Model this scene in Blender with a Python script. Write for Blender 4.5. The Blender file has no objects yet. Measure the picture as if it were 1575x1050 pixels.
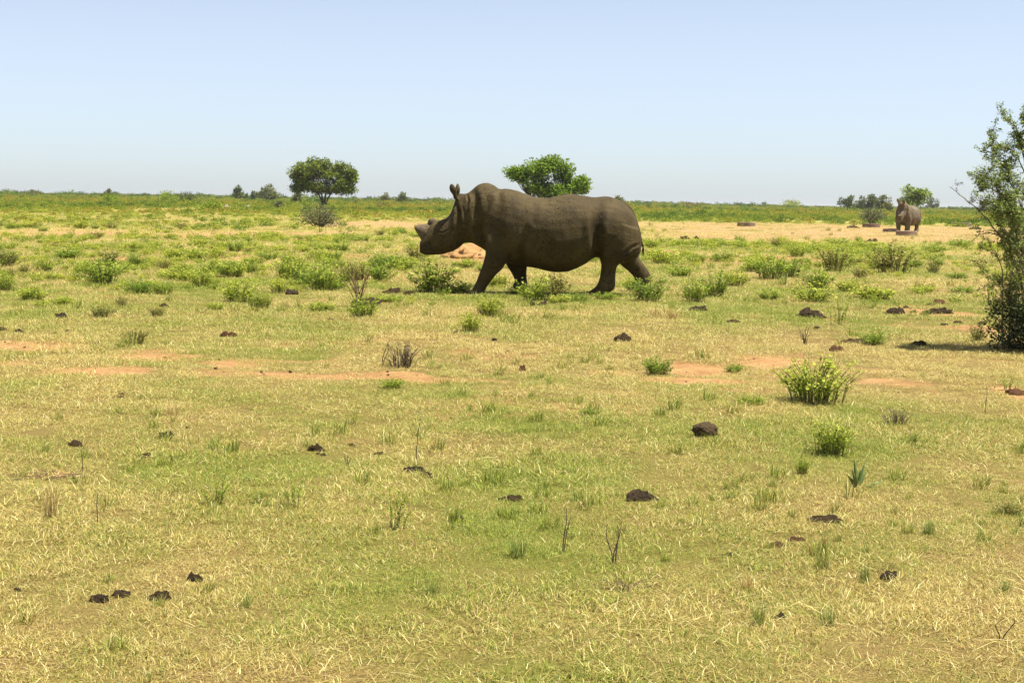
import bpy, bmesh, math, random
import numpy as np
from mathutils import Matrix, Vector, noise as mnoise

# ------------------------------------------------------------------ camera, sky, sun, exposure
scene = bpy.context.scene
C = scene.collection
PW, PH, FPX = 1575.0, 1050.0, 2187.5
CAM_H = 1.45
PITCH = math.radians(5.62)
ROLL = math.radians(0.94)
cam_d = bpy.data.cameras.new('camera'); cam_d.lens = 50; cam_d.sensor_width = 36
cam_d.clip_start = 0.1; cam_d.clip_end = 20000
cam = bpy.data.objects.new('camera', cam_d); C.objects.link(cam)
CM = Matrix.Rotation(math.radians(90) - PITCH, 4, 'X') @ Matrix.Rotation(ROLL, 4, 'Z')
cam.matrix_world = Matrix.Translation((0, 0, CAM_H)) @ CM
scene.camera = cam

SUN_EL = math.radians(70)
SUN_DIR = Vector((math.cos(SUN_EL) * 0.99, math.cos(SUN_EL) * -0.14, math.sin(SUN_EL)))   # towards the sun
world = bpy.data.worlds.new('World'); scene.world = world; world.use_nodes = True
wn = world.node_tree.nodes; wl = world.node_tree.links
bg = wn['Background']; bg.inputs['Strength'].default_value = 0.075
sky = wn.new('ShaderNodeTexSky'); sky.sky_type = 'NISHITA'; sky.sun_disc = False
sky.sun_elevation = SUN_EL
sky.sun_rotation = math.atan2(SUN_DIR.x, SUN_DIR.y)
sky.altitude = 1000; sky.air_density = 1.0; sky.dust_density = 0.75; sky.ozone_density = 10.0
hz = wn.new('ShaderNodeHueSaturation'); hz.inputs['Saturation'].default_value = 0.52     # dusty white air
wl.new(sky.outputs[0], hz.inputs['Color']); wl.new(hz.outputs[0], bg.inputs['Color'])
sun_d = bpy.data.lights.new('sun', 'SUN'); sun_d.energy = 5.0; sun_d.angle = math.radians(0.5)
sun_d.color = (1.0, 0.95, 0.86)
sun = bpy.data.objects.new('sun', sun_d); C.objects.link(sun)
sun.rotation_euler = (-SUN_DIR).to_track_quat('-Z', 'Y').to_euler()
sun.location = (0, 0, 60)
scene.view_settings.view_transform = 'Standard'; scene.view_settings.look = 'None'
scene.view_settings.exposure = 1.08; scene.view_settings.gamma = 1.0
scene.render.engine = 'CYCLES'

# ------------------------------------------------------------------ helpers
rs = np.random.RandomState(7)
R3 = CM.to_3x3()
def ray(px, py):
    return (R3 @ Vector(((px - PW/2)/FPX, -(py - PH/2)/FPX, -1))).normalized()
def ground_at(px, py):
    d = ray(px, py); t = -CAM_H/d.z
    return Vector((d.x*t, d.y*t, 0))
def at_depth(px, py, Y):
    d = ray(px, py); t = Y/d.y
    return Vector((d.x*t, Y, CAM_H + d.z*t))
def ppm(Y): return FPX/Y          # photo pixels per metre at a depth

def hsh(ix, iy, s):
    n = (ix*374761393 + iy*668265263 + s*974634777) & 0xffffffff
    n = ((n ^ (n >> 13))*1274126177) & 0xffffffff
    return ((n ^ (n >> 16)) & 0xffff)/65535.0
def vnoise(x, y, s=0):
    x = np.asarray(x, float); y = np.asarray(y, float)
    ix = np.floor(x).astype(np.int64); iy = np.floor(y).astype(np.int64)
    fx = x-ix; fy = y-iy; fx = fx*fx*(3-2*fx); fy = fy*fy*(3-2*fy)
    a = hsh(ix, iy, s); b = hsh(ix+1, iy, s); c = hsh(ix, iy+1, s); d = hsh(ix+1, iy+1, s)
    return (a*(1-fx)+b*fx)*(1-fy) + (c*(1-fx)+d*fx)*fy
def fbm(x, y, s=0, o=4):
    v = 0; a = .5; t = 0
    for i in range(o):
        v = v + a*vnoise(x*2**i, y*2**i, s+i*17); t += a; a *= .55
    return v/t

def ground_z(x, y):
    x = np.asarray(x, float); y = np.asarray(y, float)
    fade = np.clip(1.4 - np.hypot(x, y)/60, 0, 1)
    return ((fbm(x*.9, y*.9, 5, 3)-.5)*.045 + (fbm(x*.16, y*.16, 9, 2)-.5)*.05)*fade
def gz(x, y): return float(ground_z(x, y))

# bare-soil patches read off the photograph and laid on the ground: (px, py, half width px, half height px, strength)
BARE_PX = [(70, 534, 120, 9, 1.15), (10, 560, 60, 10, .8), (150, 572, 100, 10, 1.0), (250, 545, 90, 12, .7), (390, 556, 90, 9, .7), (350, 575, 120, 9, .75),
           (440, 577, 70, 8, .9), (540, 578, 60, 6, .8), (610, 577, 60, 7, 1.0), (940, 570, 60, 8, 1.15), (890, 574, 40, 7, .7), (1065, 565, 55, 9, 1.1),
           (1180, 558, 55, 8, 1.1), (1005, 583, 150, 7, .7), (1340, 573, 90, 6, .6), (700, 585, 110, 7, .6), (1440, 480, 70, 9, .8), (1490, 500, 50, 14, .6),
           (1560, 605, 35, 10, 1.0), (1380, 590, 80, 8, .45), (60, 725, 80, 12, .5), (130, 360, 90, 6, 1.0), (40, 356, 60, 5, .8),
           (300, 362, 80, 6, 1.0), (430, 360, 90, 5, 1.0), (590, 346, 110, 6, 1.15), (520, 358, 60, 5, .9), (1230, 400, 60, 8, .7), (1090, 395, 70, 8, .6),
           (730, 400, 60, 12, .9), (1010, 388, 50, 7, .7), (390, 395, 90, 7, .5), (180, 398, 80, 6, .5), (250, 340, 60, 3, .6), (560, 395, 50, 6, .6)]
BARE = []
for px, py, rx, ry, st in BARE_PX:
    c = ground_at(px, py); n = ground_at(px, py+ry); f = ground_at(px, py-ry)
    BARE.append((c.x, (n.y+f.y)/2, rx/ppm(c.y), max((f.y-n.y)/2, .25), st))
def bare_mask(x, y):
    x = np.asarray(x, float); y = np.asarray(y, float)
    n = fbm(x*1.1, y*1.1, 21, 4)-.5
    n2 = fbm(x*.25, y*.25, 33, 4)-.5
    m = np.zeros_like(x)
    for cx, cy, rx, ry, st in BARE:
        r = np.hypot((x-cx)/rx, (y-cy)/ry)
        m = np.maximum(m, np.clip((1.25-r)*1.3, 0, 1)*st)
    # the trampled clearing round the feeding rings
    sx = 1/(1+np.exp(-(x-7)/1.2)); sy = 1/(1+np.exp(-(y-60)/1.6)) * 1/(1+np.exp((y-114-x*.1)/3.0))
    m = np.maximum(m, sx*sy*.92)
    n5 = fbm(x*.7, y*2.6, 24, 4)-.5
    m = np.clip(m*.93 + (n*1.7 + n2*.6 + n5*1.5)*np.clip(m*2.2, 0, 1), 0, 1)
    spots = np.clip((fbm(x*1.1, y*.6, 55, 4)-.655)*6, 0, .42)*np.clip((y-4)/6, .35, 1)
    return np.maximum(m, spots)
def green_mask(x, y):
    x = np.asarray(x, float); y = np.asarray(y, float)
    g = fbm(x*.35, y*.22, 71, 4)
    g2 = fbm(x*1.6, y*1.2, 90, 3)
    v = (g-.5)*1.7 + (g2-.5)*1.3 + .36
    v = v + .22*np.exp(-((y-31)/13)**2) + .22*np.clip((y-95)/60, 0, 1) - .10*np.exp(-((y-11)/3.5)**2)
    v = v - .05*np.clip(6-y, 0, 2)
    return np.clip(v, 0.03, 1)

def label(o, text=None, cat=None, group=None, kind=None):
    if text: o['label'] = text
    if cat: o['category'] = cat
    if group: o['group'] = group
    if kind: o['kind'] = kind
    return o
def empty(name, loc=(0, 0, 0), rz=0):
    e = bpy.data.objects.new(name, None); C.objects.link(e)
    e.empty_display_size = .2
    e.location = loc; e.rotation_euler = (0, 0, rz); return e
def link(name, me, parent=None):
    o = bpy.data.objects.new(name, me); C.objects.link(o)
    if parent is not None: o.parent = parent
    return o
def copy_tree(o, parent=None):
    c = o.copy(); C.objects.link(c)
    c.parent = parent
    for ch in o.children:
        copy_tree(ch, c)
    return c

class MB:
    """collects verts, faces, a per-vertex random value and material slots"""
    def __init__(s): s.v = []; s.f = []; s.r = []; s.m = []; s.n = 0
    def add(s, v, f, r=0.5, m=0):
        v = np.asarray(v, float).reshape(-1, 3)
        s.v.append(v); k = s.n
        s.f.extend([tuple(int(i)+k for i in q) for q in f]); s.m.extend([m]*len(f))
        s.r.append(np.broadcast_to(np.asarray(r, float), (len(v),)).copy()); s.n += len(v)
    def tube(s, pts, rad, n=6, r=.5, m=0, cap=True):
        pts = [Vector(p) for p in pts]; V = []; F = []
        up = Vector((0.13, 0.31, 0.94)).normalized()
        for i, p in enumerate(pts):
            t = (pts[min(i+1, len(pts)-1)] - pts[max(i-1, 0)])
            t = t.normalized() if t.length > 1e-9 else Vector((0, 0, 1))
            u = up if abs(t.dot(up)) < .95 else Vector((1, 0, 0))
            a = t.cross(u).normalized(); b = t.cross(a)
            for k in range(n):
                w = 2*math.pi*k/n
                V.append(p + (a*math.cos(w) + b*math.sin(w))*rad[i])
        for i in range(len(pts)-1):
            for k in range(n):
                F.append((i*n+k, i*n+(k+1) % n, (i+1)*n+(k+1) % n, (i+1)*n+k))
        if cap:
            F.append(tuple(reversed(range(n)))); F.append(tuple(range((len(pts)-1)*n, len(pts)*n)))
        s.add([tuple(q) for q in V], F, r, m)
    def leaves(s, c, d, L, W, r=None, m=0, rng=rs):
        """diamond leaves: centre/base points c, directions d (n,3), length, width"""
        c = np.asarray(c, float); d = np.asarray(d, float); n = len(c)
        if n == 0: return
        d = d/np.maximum(np.linalg.norm(d, axis=1, keepdims=True), 1e-9)
        q = rng.normal(size=(n, 3))*.75; q[:, 2] += 1.0; sd = np.cross(d, q)      # blades turn their faces to the light; sd /= np.maximum(np.linalg.norm(sd, axis=1, keepdims=True), 1e-9)
        L = np.broadcast_to(L, (n,))[:, None]; W = np.broadcast_to(W, (n,))[:, None]
        nn = np.cross(sd, d)
        v = np.stack([c, c+d*L*.5+sd*W*.5+nn*W*.12, c+d*L, c+d*L*.5-sd*W*.5+nn*W*.12], 1).reshape(-1, 3)
        k = np.arange(n)*4
        f = np.stack([k, k+1, k+2, k+3], 1)
        rr = rng.rand(n) if r is None else np.broadcast_to(r, (n,))
        s.add(v, f.tolist(), np.repeat(rr, 4), m)
    def mesh(s, name, mats, smooth=False):
        me = bpy.data.meshes.new(name)
        v = np.concatenate(s.v) if s.v else np.zeros((0, 3))
        me.from_pydata(v.tolist(), [], s.f)
        for mt in mats: me.materials.append(mt)
        if len(mats) > 1: me.polygons.foreach_set('material_index', np.array(s.m, dtype=np.int32))
        a = me.attributes.new('rnd', 'FLOAT', 'POINT'); a.data.foreach_set('value', np.concatenate(s.r).astype(np.float32))
        if smooth: me.polygons.foreach_set('use_smooth', np.ones(len(me.polygons), dtype=bool))
        me.update(); return me

# ------------------------------------------------------------------ materials
def new_mat(name, rough=.85, spec=.2):
    m = bpy.data.materials.new(name); m.use_nodes = True
    nt = m.node_tree; b = nt.nodes['Principled BSDF']
    b.inputs['Roughness'].default_value = rough
    b.inputs['Specular IOR Level'].default_value = spec
    return m, nt, b
def nd(nt, t, **kw):
    n = nt.nodes.new(t)
    for k, v in kw.items(): setattr(n, k, v)
    return n
def ramp(nt, fac, stops):
    r = nd(nt, 'ShaderNodeValToRGB'); e = r.color_ramp.elements
    while len(e) < len(stops): e.new(.5)
    for i, (p, c) in enumerate(stops): e[i].position = p; e[i].color = (*c, 1)
    if fac is not None: nt.links.new(fac, r.inputs['Fac'])
    return r.outputs['Color']
def mixc(nt, fac, a, b, mode='MIX'):
    n = nd(nt, 'ShaderNodeMix', data_type='RGBA', blend_type=mode)
    for sock, val in ((n.inputs[0], fac), (n.inputs[6], a), (n.inputs[7], b)):
        if hasattr(val, 'links') or isinstance(val, bpy.types.NodeSocket): nt.links.new(val, sock)
        elif isinstance(val, tuple): sock.default_value = (*val, 1)
        else: sock.default_value = val
    return n.outputs[2]
def math_n(nt, op, a, b=None):
    n = nd(nt, 'ShaderNodeMath', operation=op)
    for i, val in enumerate((a, b)):
        if val is None: continue
        if isinstance(val, bpy.types.NodeSocket): nt.links.new(val, n.inputs[i])
        else: n.inputs[i].default_value = val
    return n.outputs[0]
def noise_n(nt, scale, detail=4, rough=.6, vec=None, dist=0):
    n = nd(nt, 'ShaderNodeTexNoise'); n.inputs['Scale'].default_value = scale
    n.inputs['Detail'].default_value = detail; n.inputs['Roughness'].default_value = rough
    n.inputs['Distortion'].default_value = dist
    if vec is not None: nt.links.new(vec, n.inputs['Vector'])
    return n.outputs['Fac']
def bump_n(nt, b, h, strength=.5, dist=.02):
    n = nd(nt, 'ShaderNodeBump'); n.inputs['Strength'].default_value = strength; n.inputs['Distance'].default_value = dist
    nt.links.new(h, n.inputs['Height']); nt.links.new(n.outputs[0], b.inputs['Normal'])
def attr_n(nt, name, typ='GEOMETRY'):
    n = nd(nt, 'ShaderNodeAttribute', attribute_name=name, attribute_type=typ); return n.outputs['Fac']
def add_translucency(nt, b, col, amt):
    out = nt.nodes['Material Output']
    t = nd(nt, 'ShaderNodeBsdfTranslucent'); nt.links.new(col, t.inputs['Color'])
    mx = nd(nt, 'ShaderNodeMixShader'); mx.inputs[0].default_value = amt
    nt.links.new(b.outputs[0], mx.inputs[1]); nt.links.new(t.outputs[0], mx.inputs[2])
    nt.links.new(mx.outputs[0], out.inputs['Surface'])

def leaf_mat(name, stops, trans=.3, objvar=.35, rough=.6, spec=.25, inst=False, hue=.04, patch=None):
    m, nt, b = new_mat(name, rough, spec)
    r = attr_n(nt, 'rnd')
    col = ramp(nt, r, stops)
    if inst: v = attr_n(nt, 'tint', 'INSTANCER')
    else: v = nd(nt, 'ShaderNodeObjectInfo').outputs['Random']
    if patch: col = mixc(nt, 1.0, col, ramp(nt, v, patch), 'MULTIPLY')
    hs = nd(nt, 'ShaderNodeHueSaturation'); nt.links.new(col, hs.inputs['Color'])
    nt.links.new(math_n(nt, 'ADD', math_n(nt, 'MULTIPLY', v, objvar), 1-objvar/2), hs.inputs['Value'])
    nt.links.new(math_n(nt, 'ADD', math_n(nt, 'MULTIPLY', v, -hue), .5+hue*.15), hs.inputs['Hue'])
    nt.links.new(hs.outputs[0], b.inputs['Base Color'])
    add_translucency(nt, b, hs.outputs[0], trans)
    return m

def grass_mat():
    m, nt, b = new_mat('grass_blades', .55, .25)
    r = attr_n(nt, 'rnd'); tint = attr_n(nt, 'tint', 'INSTANCER')
    fr = math_n(nt, 'FRACT', math_n(nt, 'MULTIPLY', r, 7.31))
    dry = ramp(nt, fr, [(0, (.22, .135, .042)), (.3, (.40, .30, .085)), (.7, (.57, .47, .13)), (1, (.88, .78, .38))])
    grn = ramp(nt, fr, [(0, (.085, .13, .014)), (.5, (.225, .275, .03)), (1, (.40, .42, .075))])
    pick = math_n(nt, 'LESS_THAN', r, tint)
    col = mixc(nt, pick, dry, grn)
    nt.links.new(col, b.inputs['Base Color']); add_translucency(nt, b, col, .3)
    return m

def ground_mat():
    m, nt, b = new_mat('ground', .95, .05)
    tc = nd(nt, 'ShaderNodeTexCoord').outputs['Object']
    bare = attr_n(nt, 'bare'); green = attr_n(nt, 'green')
    n1 = noise_n(nt, 2.2, 6, .65, tc); n2 = noise_n(nt, 28, 5, .7, tc); n3 = noise_n(nt, .35, 4, .6, tc)
    soil = ramp(nt, n1, [(.25, (.23, .12, .048)), (.5, (.345, .195, .08)), (.75, (.44, .28, .125))])
    pale = mixc(nt, attr_n(nt, 'pale'), soil, (.36, .255, .12))
    n6 = nd(nt, 'ShaderNodeMapRange'); n6.inputs['From Min'].default_value = .42; n6.inputs['From Max'].default_value = .66
    nt.links.new(noise_n(nt, 17, 6, .75, tc), n6.inputs['Value'])
    soil = mixc(nt, math_n(nt, 'MULTIPLY', n6.outputs[0], .75), pale, (.20, .115, .045))
    thatch = ramp(nt, n2, [(.25, (.10, .068, .024)), (.42, (.26, .19, .062)), (.6, (.42, .325, .11)), (.8, (.58, .46, .19))])
    gcol = ramp(nt, n2, [(.25, (.09, .115, .014)), (.5, (.235, .255, .035)), (.8, (.40, .36, .08))])
    g2 = math_n(nt, 'ADD', green, math_n(nt, 'MULTIPLY', math_n(nt, 'SUBTRACT', n1, .5), .8))
    gl = nd(nt, 'ShaderNodeClamp'); nt.links.new(g2, gl.inputs[0])
    far = mixc(nt, gl.outputs[0], thatch, gcol)
    n4 = noise_n(nt, 130, 5, .8, tc)
    litter = ramp(nt, n4, [(.3, (.05, .03, .012)), (.46, (.135, .088, .032)), (.6, (.27, .19, .07)), (.8, (.50, .38, .15))])
    lgrn = ramp(nt, n4, [(.3, (.04, .05, .010)), (.5, (.12, .125, .022)), (.75, (.26, .25, .05))])
    veg = mixc(nt, attr_n(nt, 'sward'), mixc(nt, math_n(nt, 'MULTIPLY', gl.outputs[0], .8), litter, lgrn), far)
    bb = math_n(nt, 'ADD', bare, math_n(nt, 'MULTIPLY', math_n(nt, 'SUBTRACT', noise_n(nt, 7, 5, .7, tc), .5), .9))
    bl = nd(nt, 'ShaderNodeMapRange'); bl.inputs['From Min'].default_value = .3; bl.inputs['From Max'].default_value = .62
    nt.links.new(bb, bl.inputs['Value'])
    col = mixc(nt, bl.outputs[0], veg, soil)
    nt.links.new(col, b.inputs['Base Color'])
    bump_n(nt, b, math_n(nt, 'ADD', n2, n1), .7, .03)
    return m

def rock_mat(name, stops, scale=9, bump=.6):
    m, nt, b = new_mat(name, .9, .12)
    tc = nd(nt, 'ShaderNodeTexCoord').outputs['Object']
    n = noise_n(nt, scale, 6, .7, tc); n2 = noise_n(nt, scale*4, 4, .7, tc)
    col = ramp(nt, math_n(nt, 'ADD', math_n(nt, 'MULTIPLY', n, .7), math_n(nt, 'MULTIPLY', n2, .3)), stops)
    oi = nd(nt, 'ShaderNodeObjectInfo').outputs['Random']
    hs = nd(nt, 'ShaderNodeHueSaturation'); nt.links.new(col, hs.inputs['Color'])
    nt.links.new(math_n(nt, 'ADD', math_n(nt, 'MULTIPLY', oi, .5), .75), hs.inputs['Value'])
    nt.links.new(hs.outputs[0], b.inputs['Base Color'])
    bump_n(nt, b, math_n(nt, 'ADD', n, n2), bump, .08)
    return m

M_GRASS = grass_mat(); M_GROUND = ground_mat()
M_HERB = leaf_mat('herb_leaf', [(0, (.08, .13, .010)), (.35, (.20, .295, .024)), (.7, (.34, .46, .045)), (1, (.50, .60, .11))], .55, .4)
M_HERB_S = leaf_mat('herb_leaf_scatter', [(0, (.08, .12, .010)), (.35, (.21, .285, .024)), (.7, (.34, .43, .04)), (1, (.48, .54, .10))], .55, .5, inst=True)
M_OLIVE = leaf_mat('olive_leaf', [(0, (.09, .095, .015)), (.5, (.20, .21, .032)), (1, (.37, .34, .09))], .3)
M_SCRUB = leaf_mat('scrub_leaf', [(0, (.09, .125, .012)), (.4, (.21, .25, .025)), (.75, (.36, .35, .045)), (1, (.56, .46, .12))], .42, .2, inst=True, patch=[(.0, (.28, .46, .30)), (.3, (.55, .80, .5)), (.55, (.85, 1.0, .7)), (.8, (.92, .92, .72)), (1, (.95, .86, .75))])
M_DRYL = leaf_mat('dead_leaf', [(0, (.07, .05, .03)), (.6, (.16, .12, .06)), (1, (.28, .22, .10))], .15, hue=.008)
M_REDL = leaf_mat('red_leaf', [(0, (.10, .04, .02)), (.6, (.22, .10, .04)), (1, (.30, .20, .08))], .15)
M_GREYL = leaf_mat('grey_leaf', [(0, (.06, .065, .03)), (.6, (.13, .14, .06)), (1, (.22, .22, .11))], .2)
M_AC = leaf_mat('acacia_leaf', [(0, (.06, .09, .008)), (.5, (.145, .19, .013)), (1, (.27, .30, .026))], .3, .1, hue=0)
M_AC2 = leaf_mat('bright_tree_leaf', [(0, (.085, .14, .012)), (.5, (.20, .30, .022)), (1, (.35, .45, .045))], .45, .2)
M_FART = leaf_mat('far_tree_leaf', [(0, (.05, .075, .013)), (.5, (.11, .145, .022)), (1, (.20, .23, .04))], .28, .3)
M_THORN = leaf_mat('thorn_leaf', [(0, (.10, .15, .022)), (.45, (.24, .32, .055)), (.8, (.40, .48, .12)), (1, (.55, .6, .24))], .45)
M_SKIRT_SHADE = leaf_mat('skirt_leaf_painted_shade', [(0, (.012, .018, .006)), (.6, (.03, .045, .012)), (1, (.09, .12, .03))], .15)  # thorn bush leaf green darkened to paint in the shade low in the bush
M_BLADE = leaf_mat('succulent_leaf', [(0, (.07, .12, .03)), (.6, (.14, .21, .06)), (1, (.24, .30, .10))], .1)
M_TALLG = leaf_mat('tall_grass_blade', [(0, (.10, .145, .025)), (.5, (.20, .26, .045)), (.85, (.33, .36, .09)), (1, (.5, .42, .17))], .3)
M_TALLD = leaf_mat('dry_grass_blade', [(0, (.28, .19, .06)), (.6, (.46, .34, .12)), (1, (.62, .5, .23))], .25, hue=.008)
M_BARK, nt, b = new_mat('bark', .9, .1)
tc = nd(nt, 'ShaderNodeTexCoord').outputs['Object']; n = noise_n(nt, 14, 5, .7, tc)
nt.links.new(ramp(nt, n, [(.3, (.035, .025, .017)), (.7, (.11, .085, .06))]), b.inputs['Base Color']); bump_n(nt, b, n, .6, .02)
M_TWIG, nt, b = new_mat('twig', .85, .1)
tc = nd(nt, 'ShaderNodeTexCoord').outputs['Object']; n = noise_n(nt, 20, 4, .7, tc)
nt.links.new(ramp(nt, n, [(.3, (.06, .042, .026)), (.7, (.18, .13, .085))]), b.inputs['Base Color'])
M_STEM, nt, b = new_mat('green_stem', .8, .1)
tc = nd(nt, 'ShaderNodeTexCoord').outputs['Object']; n = noise_n(nt, 20, 4, .7, tc)
nt.links.new(ramp(nt, n, [(.3, (.08, .08, .03)), (.7, (.17, .16, .06))]), b.inputs['Base Color'])
M_DUNG = rock_mat('dung', [(.3, (.018, .012, .008)), (.5, (.07, .047, .027)), (.7, (.24, .17, .10))], 8, .9)
M_DUNGB = rock_mat('dry_dung', [(.3, (.035, .023, .012)), (.55, (.11, .072, .036)), (.75, (.27, .19, .10))], 10, .9)
M_BALL = rock_mat('dung_ball', [(.3, (.05, .033, .017)), (.52, (.14, .095, .048)), (.72, (.30, .22, .12))], 14, .7)
M_CLOD = rock_mat('red_clod', [(.3, (.08, .035, .018)), (.55, (.17, .08, .04)), (.8, (.30, .17, .09))], 7, .8)
M_STONE = rock_mat('pale_stone', [(.3, (.22, .20, .17)), (.7, (.50, .48, .43))], 5, .4)
M_MOUND = rock_mat('mound_soil', [(.3, (.36, .195, .075)), (.55, (.48, .285, .115)), (.8, (.58, .38, .17))], 7, .6)

def skin_mat(name, c0, c1, c2):
    m, nt, b = new_mat(name, .78, .22)
    tc = nd(nt, 'ShaderNodeTexCoord').outputs['Object']
    n = noise_n(nt, 2.2, 6, .6, tc); fine = noise_n(nt, 22, 5, .65, tc); spots = noise_n(nt, 24, 3, .6, tc, .8)
    patch = noise_n(nt, 1.7, 3, .5, tc)
    col = ramp(nt, n, [(.3, c0), (.5, c1), (.72, c2)])
    sp = nd(nt, 'ShaderNodeMapRange'); sp.inputs['From Min'].default_value = .54; sp.inputs['From Max'].default_value = .62
    nt.links.new(spots, sp.inputs['Value'])
    pm = nd(nt, 'ShaderNodeMapRange'); pm.inputs['From Min'].default_value = .42; pm.inputs['From Max'].default_value = .50
    nt.links.new(patch, pm.inputs['Value'])
    col = mixc(nt, math_n(nt, 'MULTIPLY', math_n(nt, 'MULTIPLY', sp.outputs[0], pm.outputs[0]), .75), col, tuple(x*.28 for x in c0))
    col = mixc(nt, math_n(nt, 'MULTIPLY', fine, .35), col, tuple(x*.55 for x in c1))
    nt.links.new(col, b.inputs['Base Color'])
    vo = nd(nt, 'ShaderNodeTexVoronoi', feature='DISTANCE_TO_EDGE'); vo.inputs['Scale'].default_value = 26
    nt.links.new(tc, vo.inputs['Vector'])
    cr = math_n(nt, 'MINIMUM', vo.outputs['Distance'], .12)
    mp = nd(nt, 'ShaderNodeMapping'); mp.inputs['Scale'].default_value = (9, 3, 3); nt.links.new(tc, mp.inputs['Vector'])
    wr = noise_n(nt, 2.6, 5, .6, mp.outputs[0])
    h = math_n(nt, 'ADD', math_n(nt, 'ADD', math_n(nt, 'MULTIPLY', cr, 2.0), math_n(nt, 'MULTIPLY', fine, .5)), math_n(nt, 'MULTIPLY', wr, .9))
    bump_n(nt, b, h, .38, .03)
    return m
M_SKIN = skin_mat('rhino_skin', (.036, .0245, .0075), (.066, .0455, .0145), (.102, .073, .0250))
M_SKIN2 = skin_mat('pale_rhino_skin', (.085, .066, .040), (.15, .119, .073), (.23, .187, .12))
M_HORN = rock_mat('horn', [(.3, (.07, .05, .03)), (.55, (.18, .135, .08)), (.8, (.30, .235, .15))], 14, .6)
M_EYE, nt, b = new_mat('eye', .15, .5); b.inputs['Base Color'].default_value = (.01, .008, .006, 1)
M_HAIR, nt, b = new_mat('tail_hair', .8, .2); b.inputs['Base Color'].default_value = (.02, .015, .01, 1)
M_NAIL = rock_mat('toenail', [(.3, (.04, .032, .024)), (.7, (.11, .09, .065))], 10, .3)
M_RING, nt, b = new_mat('concrete', .9, .1)
tc = nd(nt, 'ShaderNodeTexCoord').outputs['Object']
mp = nd(nt, 'ShaderNodeMapping'); mp.inputs['Scale'].default_value = (1, 1, 7); nt.links.new(tc, mp.inputs['Vector'])
n = noise_n(nt, 3.2, 5, .7, mp.outputs[0])
oi = nd(nt, 'ShaderNodeObjectInfo').outputs['Random']
hs = nd(nt, 'ShaderNodeHueSaturation')
nt.links.new(ramp(nt, n, [(.3, (.12, .08, .055)), (.55, (.27, .19, .13)), (.75, (.42, .33, .25))]), hs.inputs['Color'])
nt.links.new(math_n(nt, 'ADD', math_n(nt, 'MULTIPLY', oi, .5), .75), hs.inputs['Value'])
nt.links.new(hs.outputs[0], b.inputs['Base Color']); bump_n(nt, b, n, .6, .02)

# ------------------------------------------------------------------ ground: one sheet out to the horizon
def build_ground():
    near = np.concatenate([np.linspace(-30, 2, 17)[:-1], np.linspace(2, 24, 150)[:-1], np.geomspace(24, 130, 110)[:-1], np.geomspace(130, 9000, 60)])
    us = np.linspace(-1, 1, 261); us = np.sign(us)*np.abs(us)**1.5
    Yg, Ug = np.meshgrid(near, us, indexing='ij')
    Xg = Ug*(26 + 1.05*np.maximum(Yg, 0) + 0*Yg)
    Zg = ground_z(Xg, Yg)
    ny, nx = Yg.shape
    v = np.stack([Xg, Yg, Zg], -1).reshape(-1, 3)
    i = np.arange(ny*nx).reshape(ny, nx)
    f = np.stack([i[:-1, :-1], i[:-1, 1:], i[1:, 1:], i[1:, :-1]], -1).reshape(-1, 4)
    me = bpy.data.meshes.new('ground'); me.from_pydata(v.tolist(), [], f.tolist())
    for nm, fn in (('bare', bare_mask), ('green', green_mask), ('pale', lambda x, y: np.clip((y-45)/20, 0, 1)*.7), ('sward', lambda x, y: np.clip((y-22)/40, 0, 1))):
        a = me.attributes.new(nm, 'FLOAT', 'POINT'); a.data.foreach_set('value', fn(v[:, 0], v[:, 1]).astype(np.float32))
    me.polygons.foreach_set('use_smooth', np.ones(len(me.polygons), dtype=bool))
    me.materials.append(M_GROUND)
    o = link('ground', me); label(o, 'flat dry savanna ground with patches of bare orange soil', 'ground', kind='structure')
build_ground()

# ------------------------------------------------------------------ rhinoceros
YR = FPX/97.2            # depth of the walking rhinoceros
RBASE = at_depth(815, 450, YR); RBASE.z = 0
def PL(px, py):          # photo pixel -> rhino-local x, z
    p = at_depth(px, py, YR); return Vector((p.x-RBASE.x, 0, p.z))

def loft(bm, secs, n=22):
    """secs: (ptA, ptB, halfwidth, yoff, exponent) ; A and B are local xz points on the outline"""
    rings = []
    for a, b, w, y0, e in secs:
        mid = (a+b)/2; h = (a-b)/2; ring = []
        for k in range(n):
            t = 2*math.pi*k/n; ct, st = math.cos(t), math.sin(t)
            cc = math.copysign(abs(ct)**(2/e), ct); ss = math.copysign(abs(st)**(2/e), st)
            p = mid + h*cc; ring.append(bm.verts.new((p.x, y0 + w*ss, p.z)))
        rings.append(ring)
    for r0, r1 in zip(rings, rings[1:]):
        for k in range(n):
            bm.faces.new((r0[k], r0[(k+1) % n], r1[(k+1) % n], r1[k]))
    bm.faces.new(rings[0]); bm.faces.new(list(reversed(rings[-1])))

def densify(secs, m=3):
    out = []
    def cr(p0, p1, p2, p3, t):
        return .5*((2*p1) + (p2-p0)*t + (2*p0-5*p1+4*p2-p3)*t*t + (3*p1-p0-3*p2+p3)*t*t*t)
    N = len(secs)
    for i in range(N-1):
        q = [secs[max(0, i-1)], secs[i], secs[i+1], secs[min(N-1, i+2)]]
        for j in range(m):
            t = j/m
            out.append(tuple(cr(q[0][k], q[1][k], q[2][k], q[3][k], t) for k in range(5)))
    out.append(secs[-1]); return out

def S(a, b, w, y0=0., e=2.2): return (PL(*a), PL(*b), w, y0, e)

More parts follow.
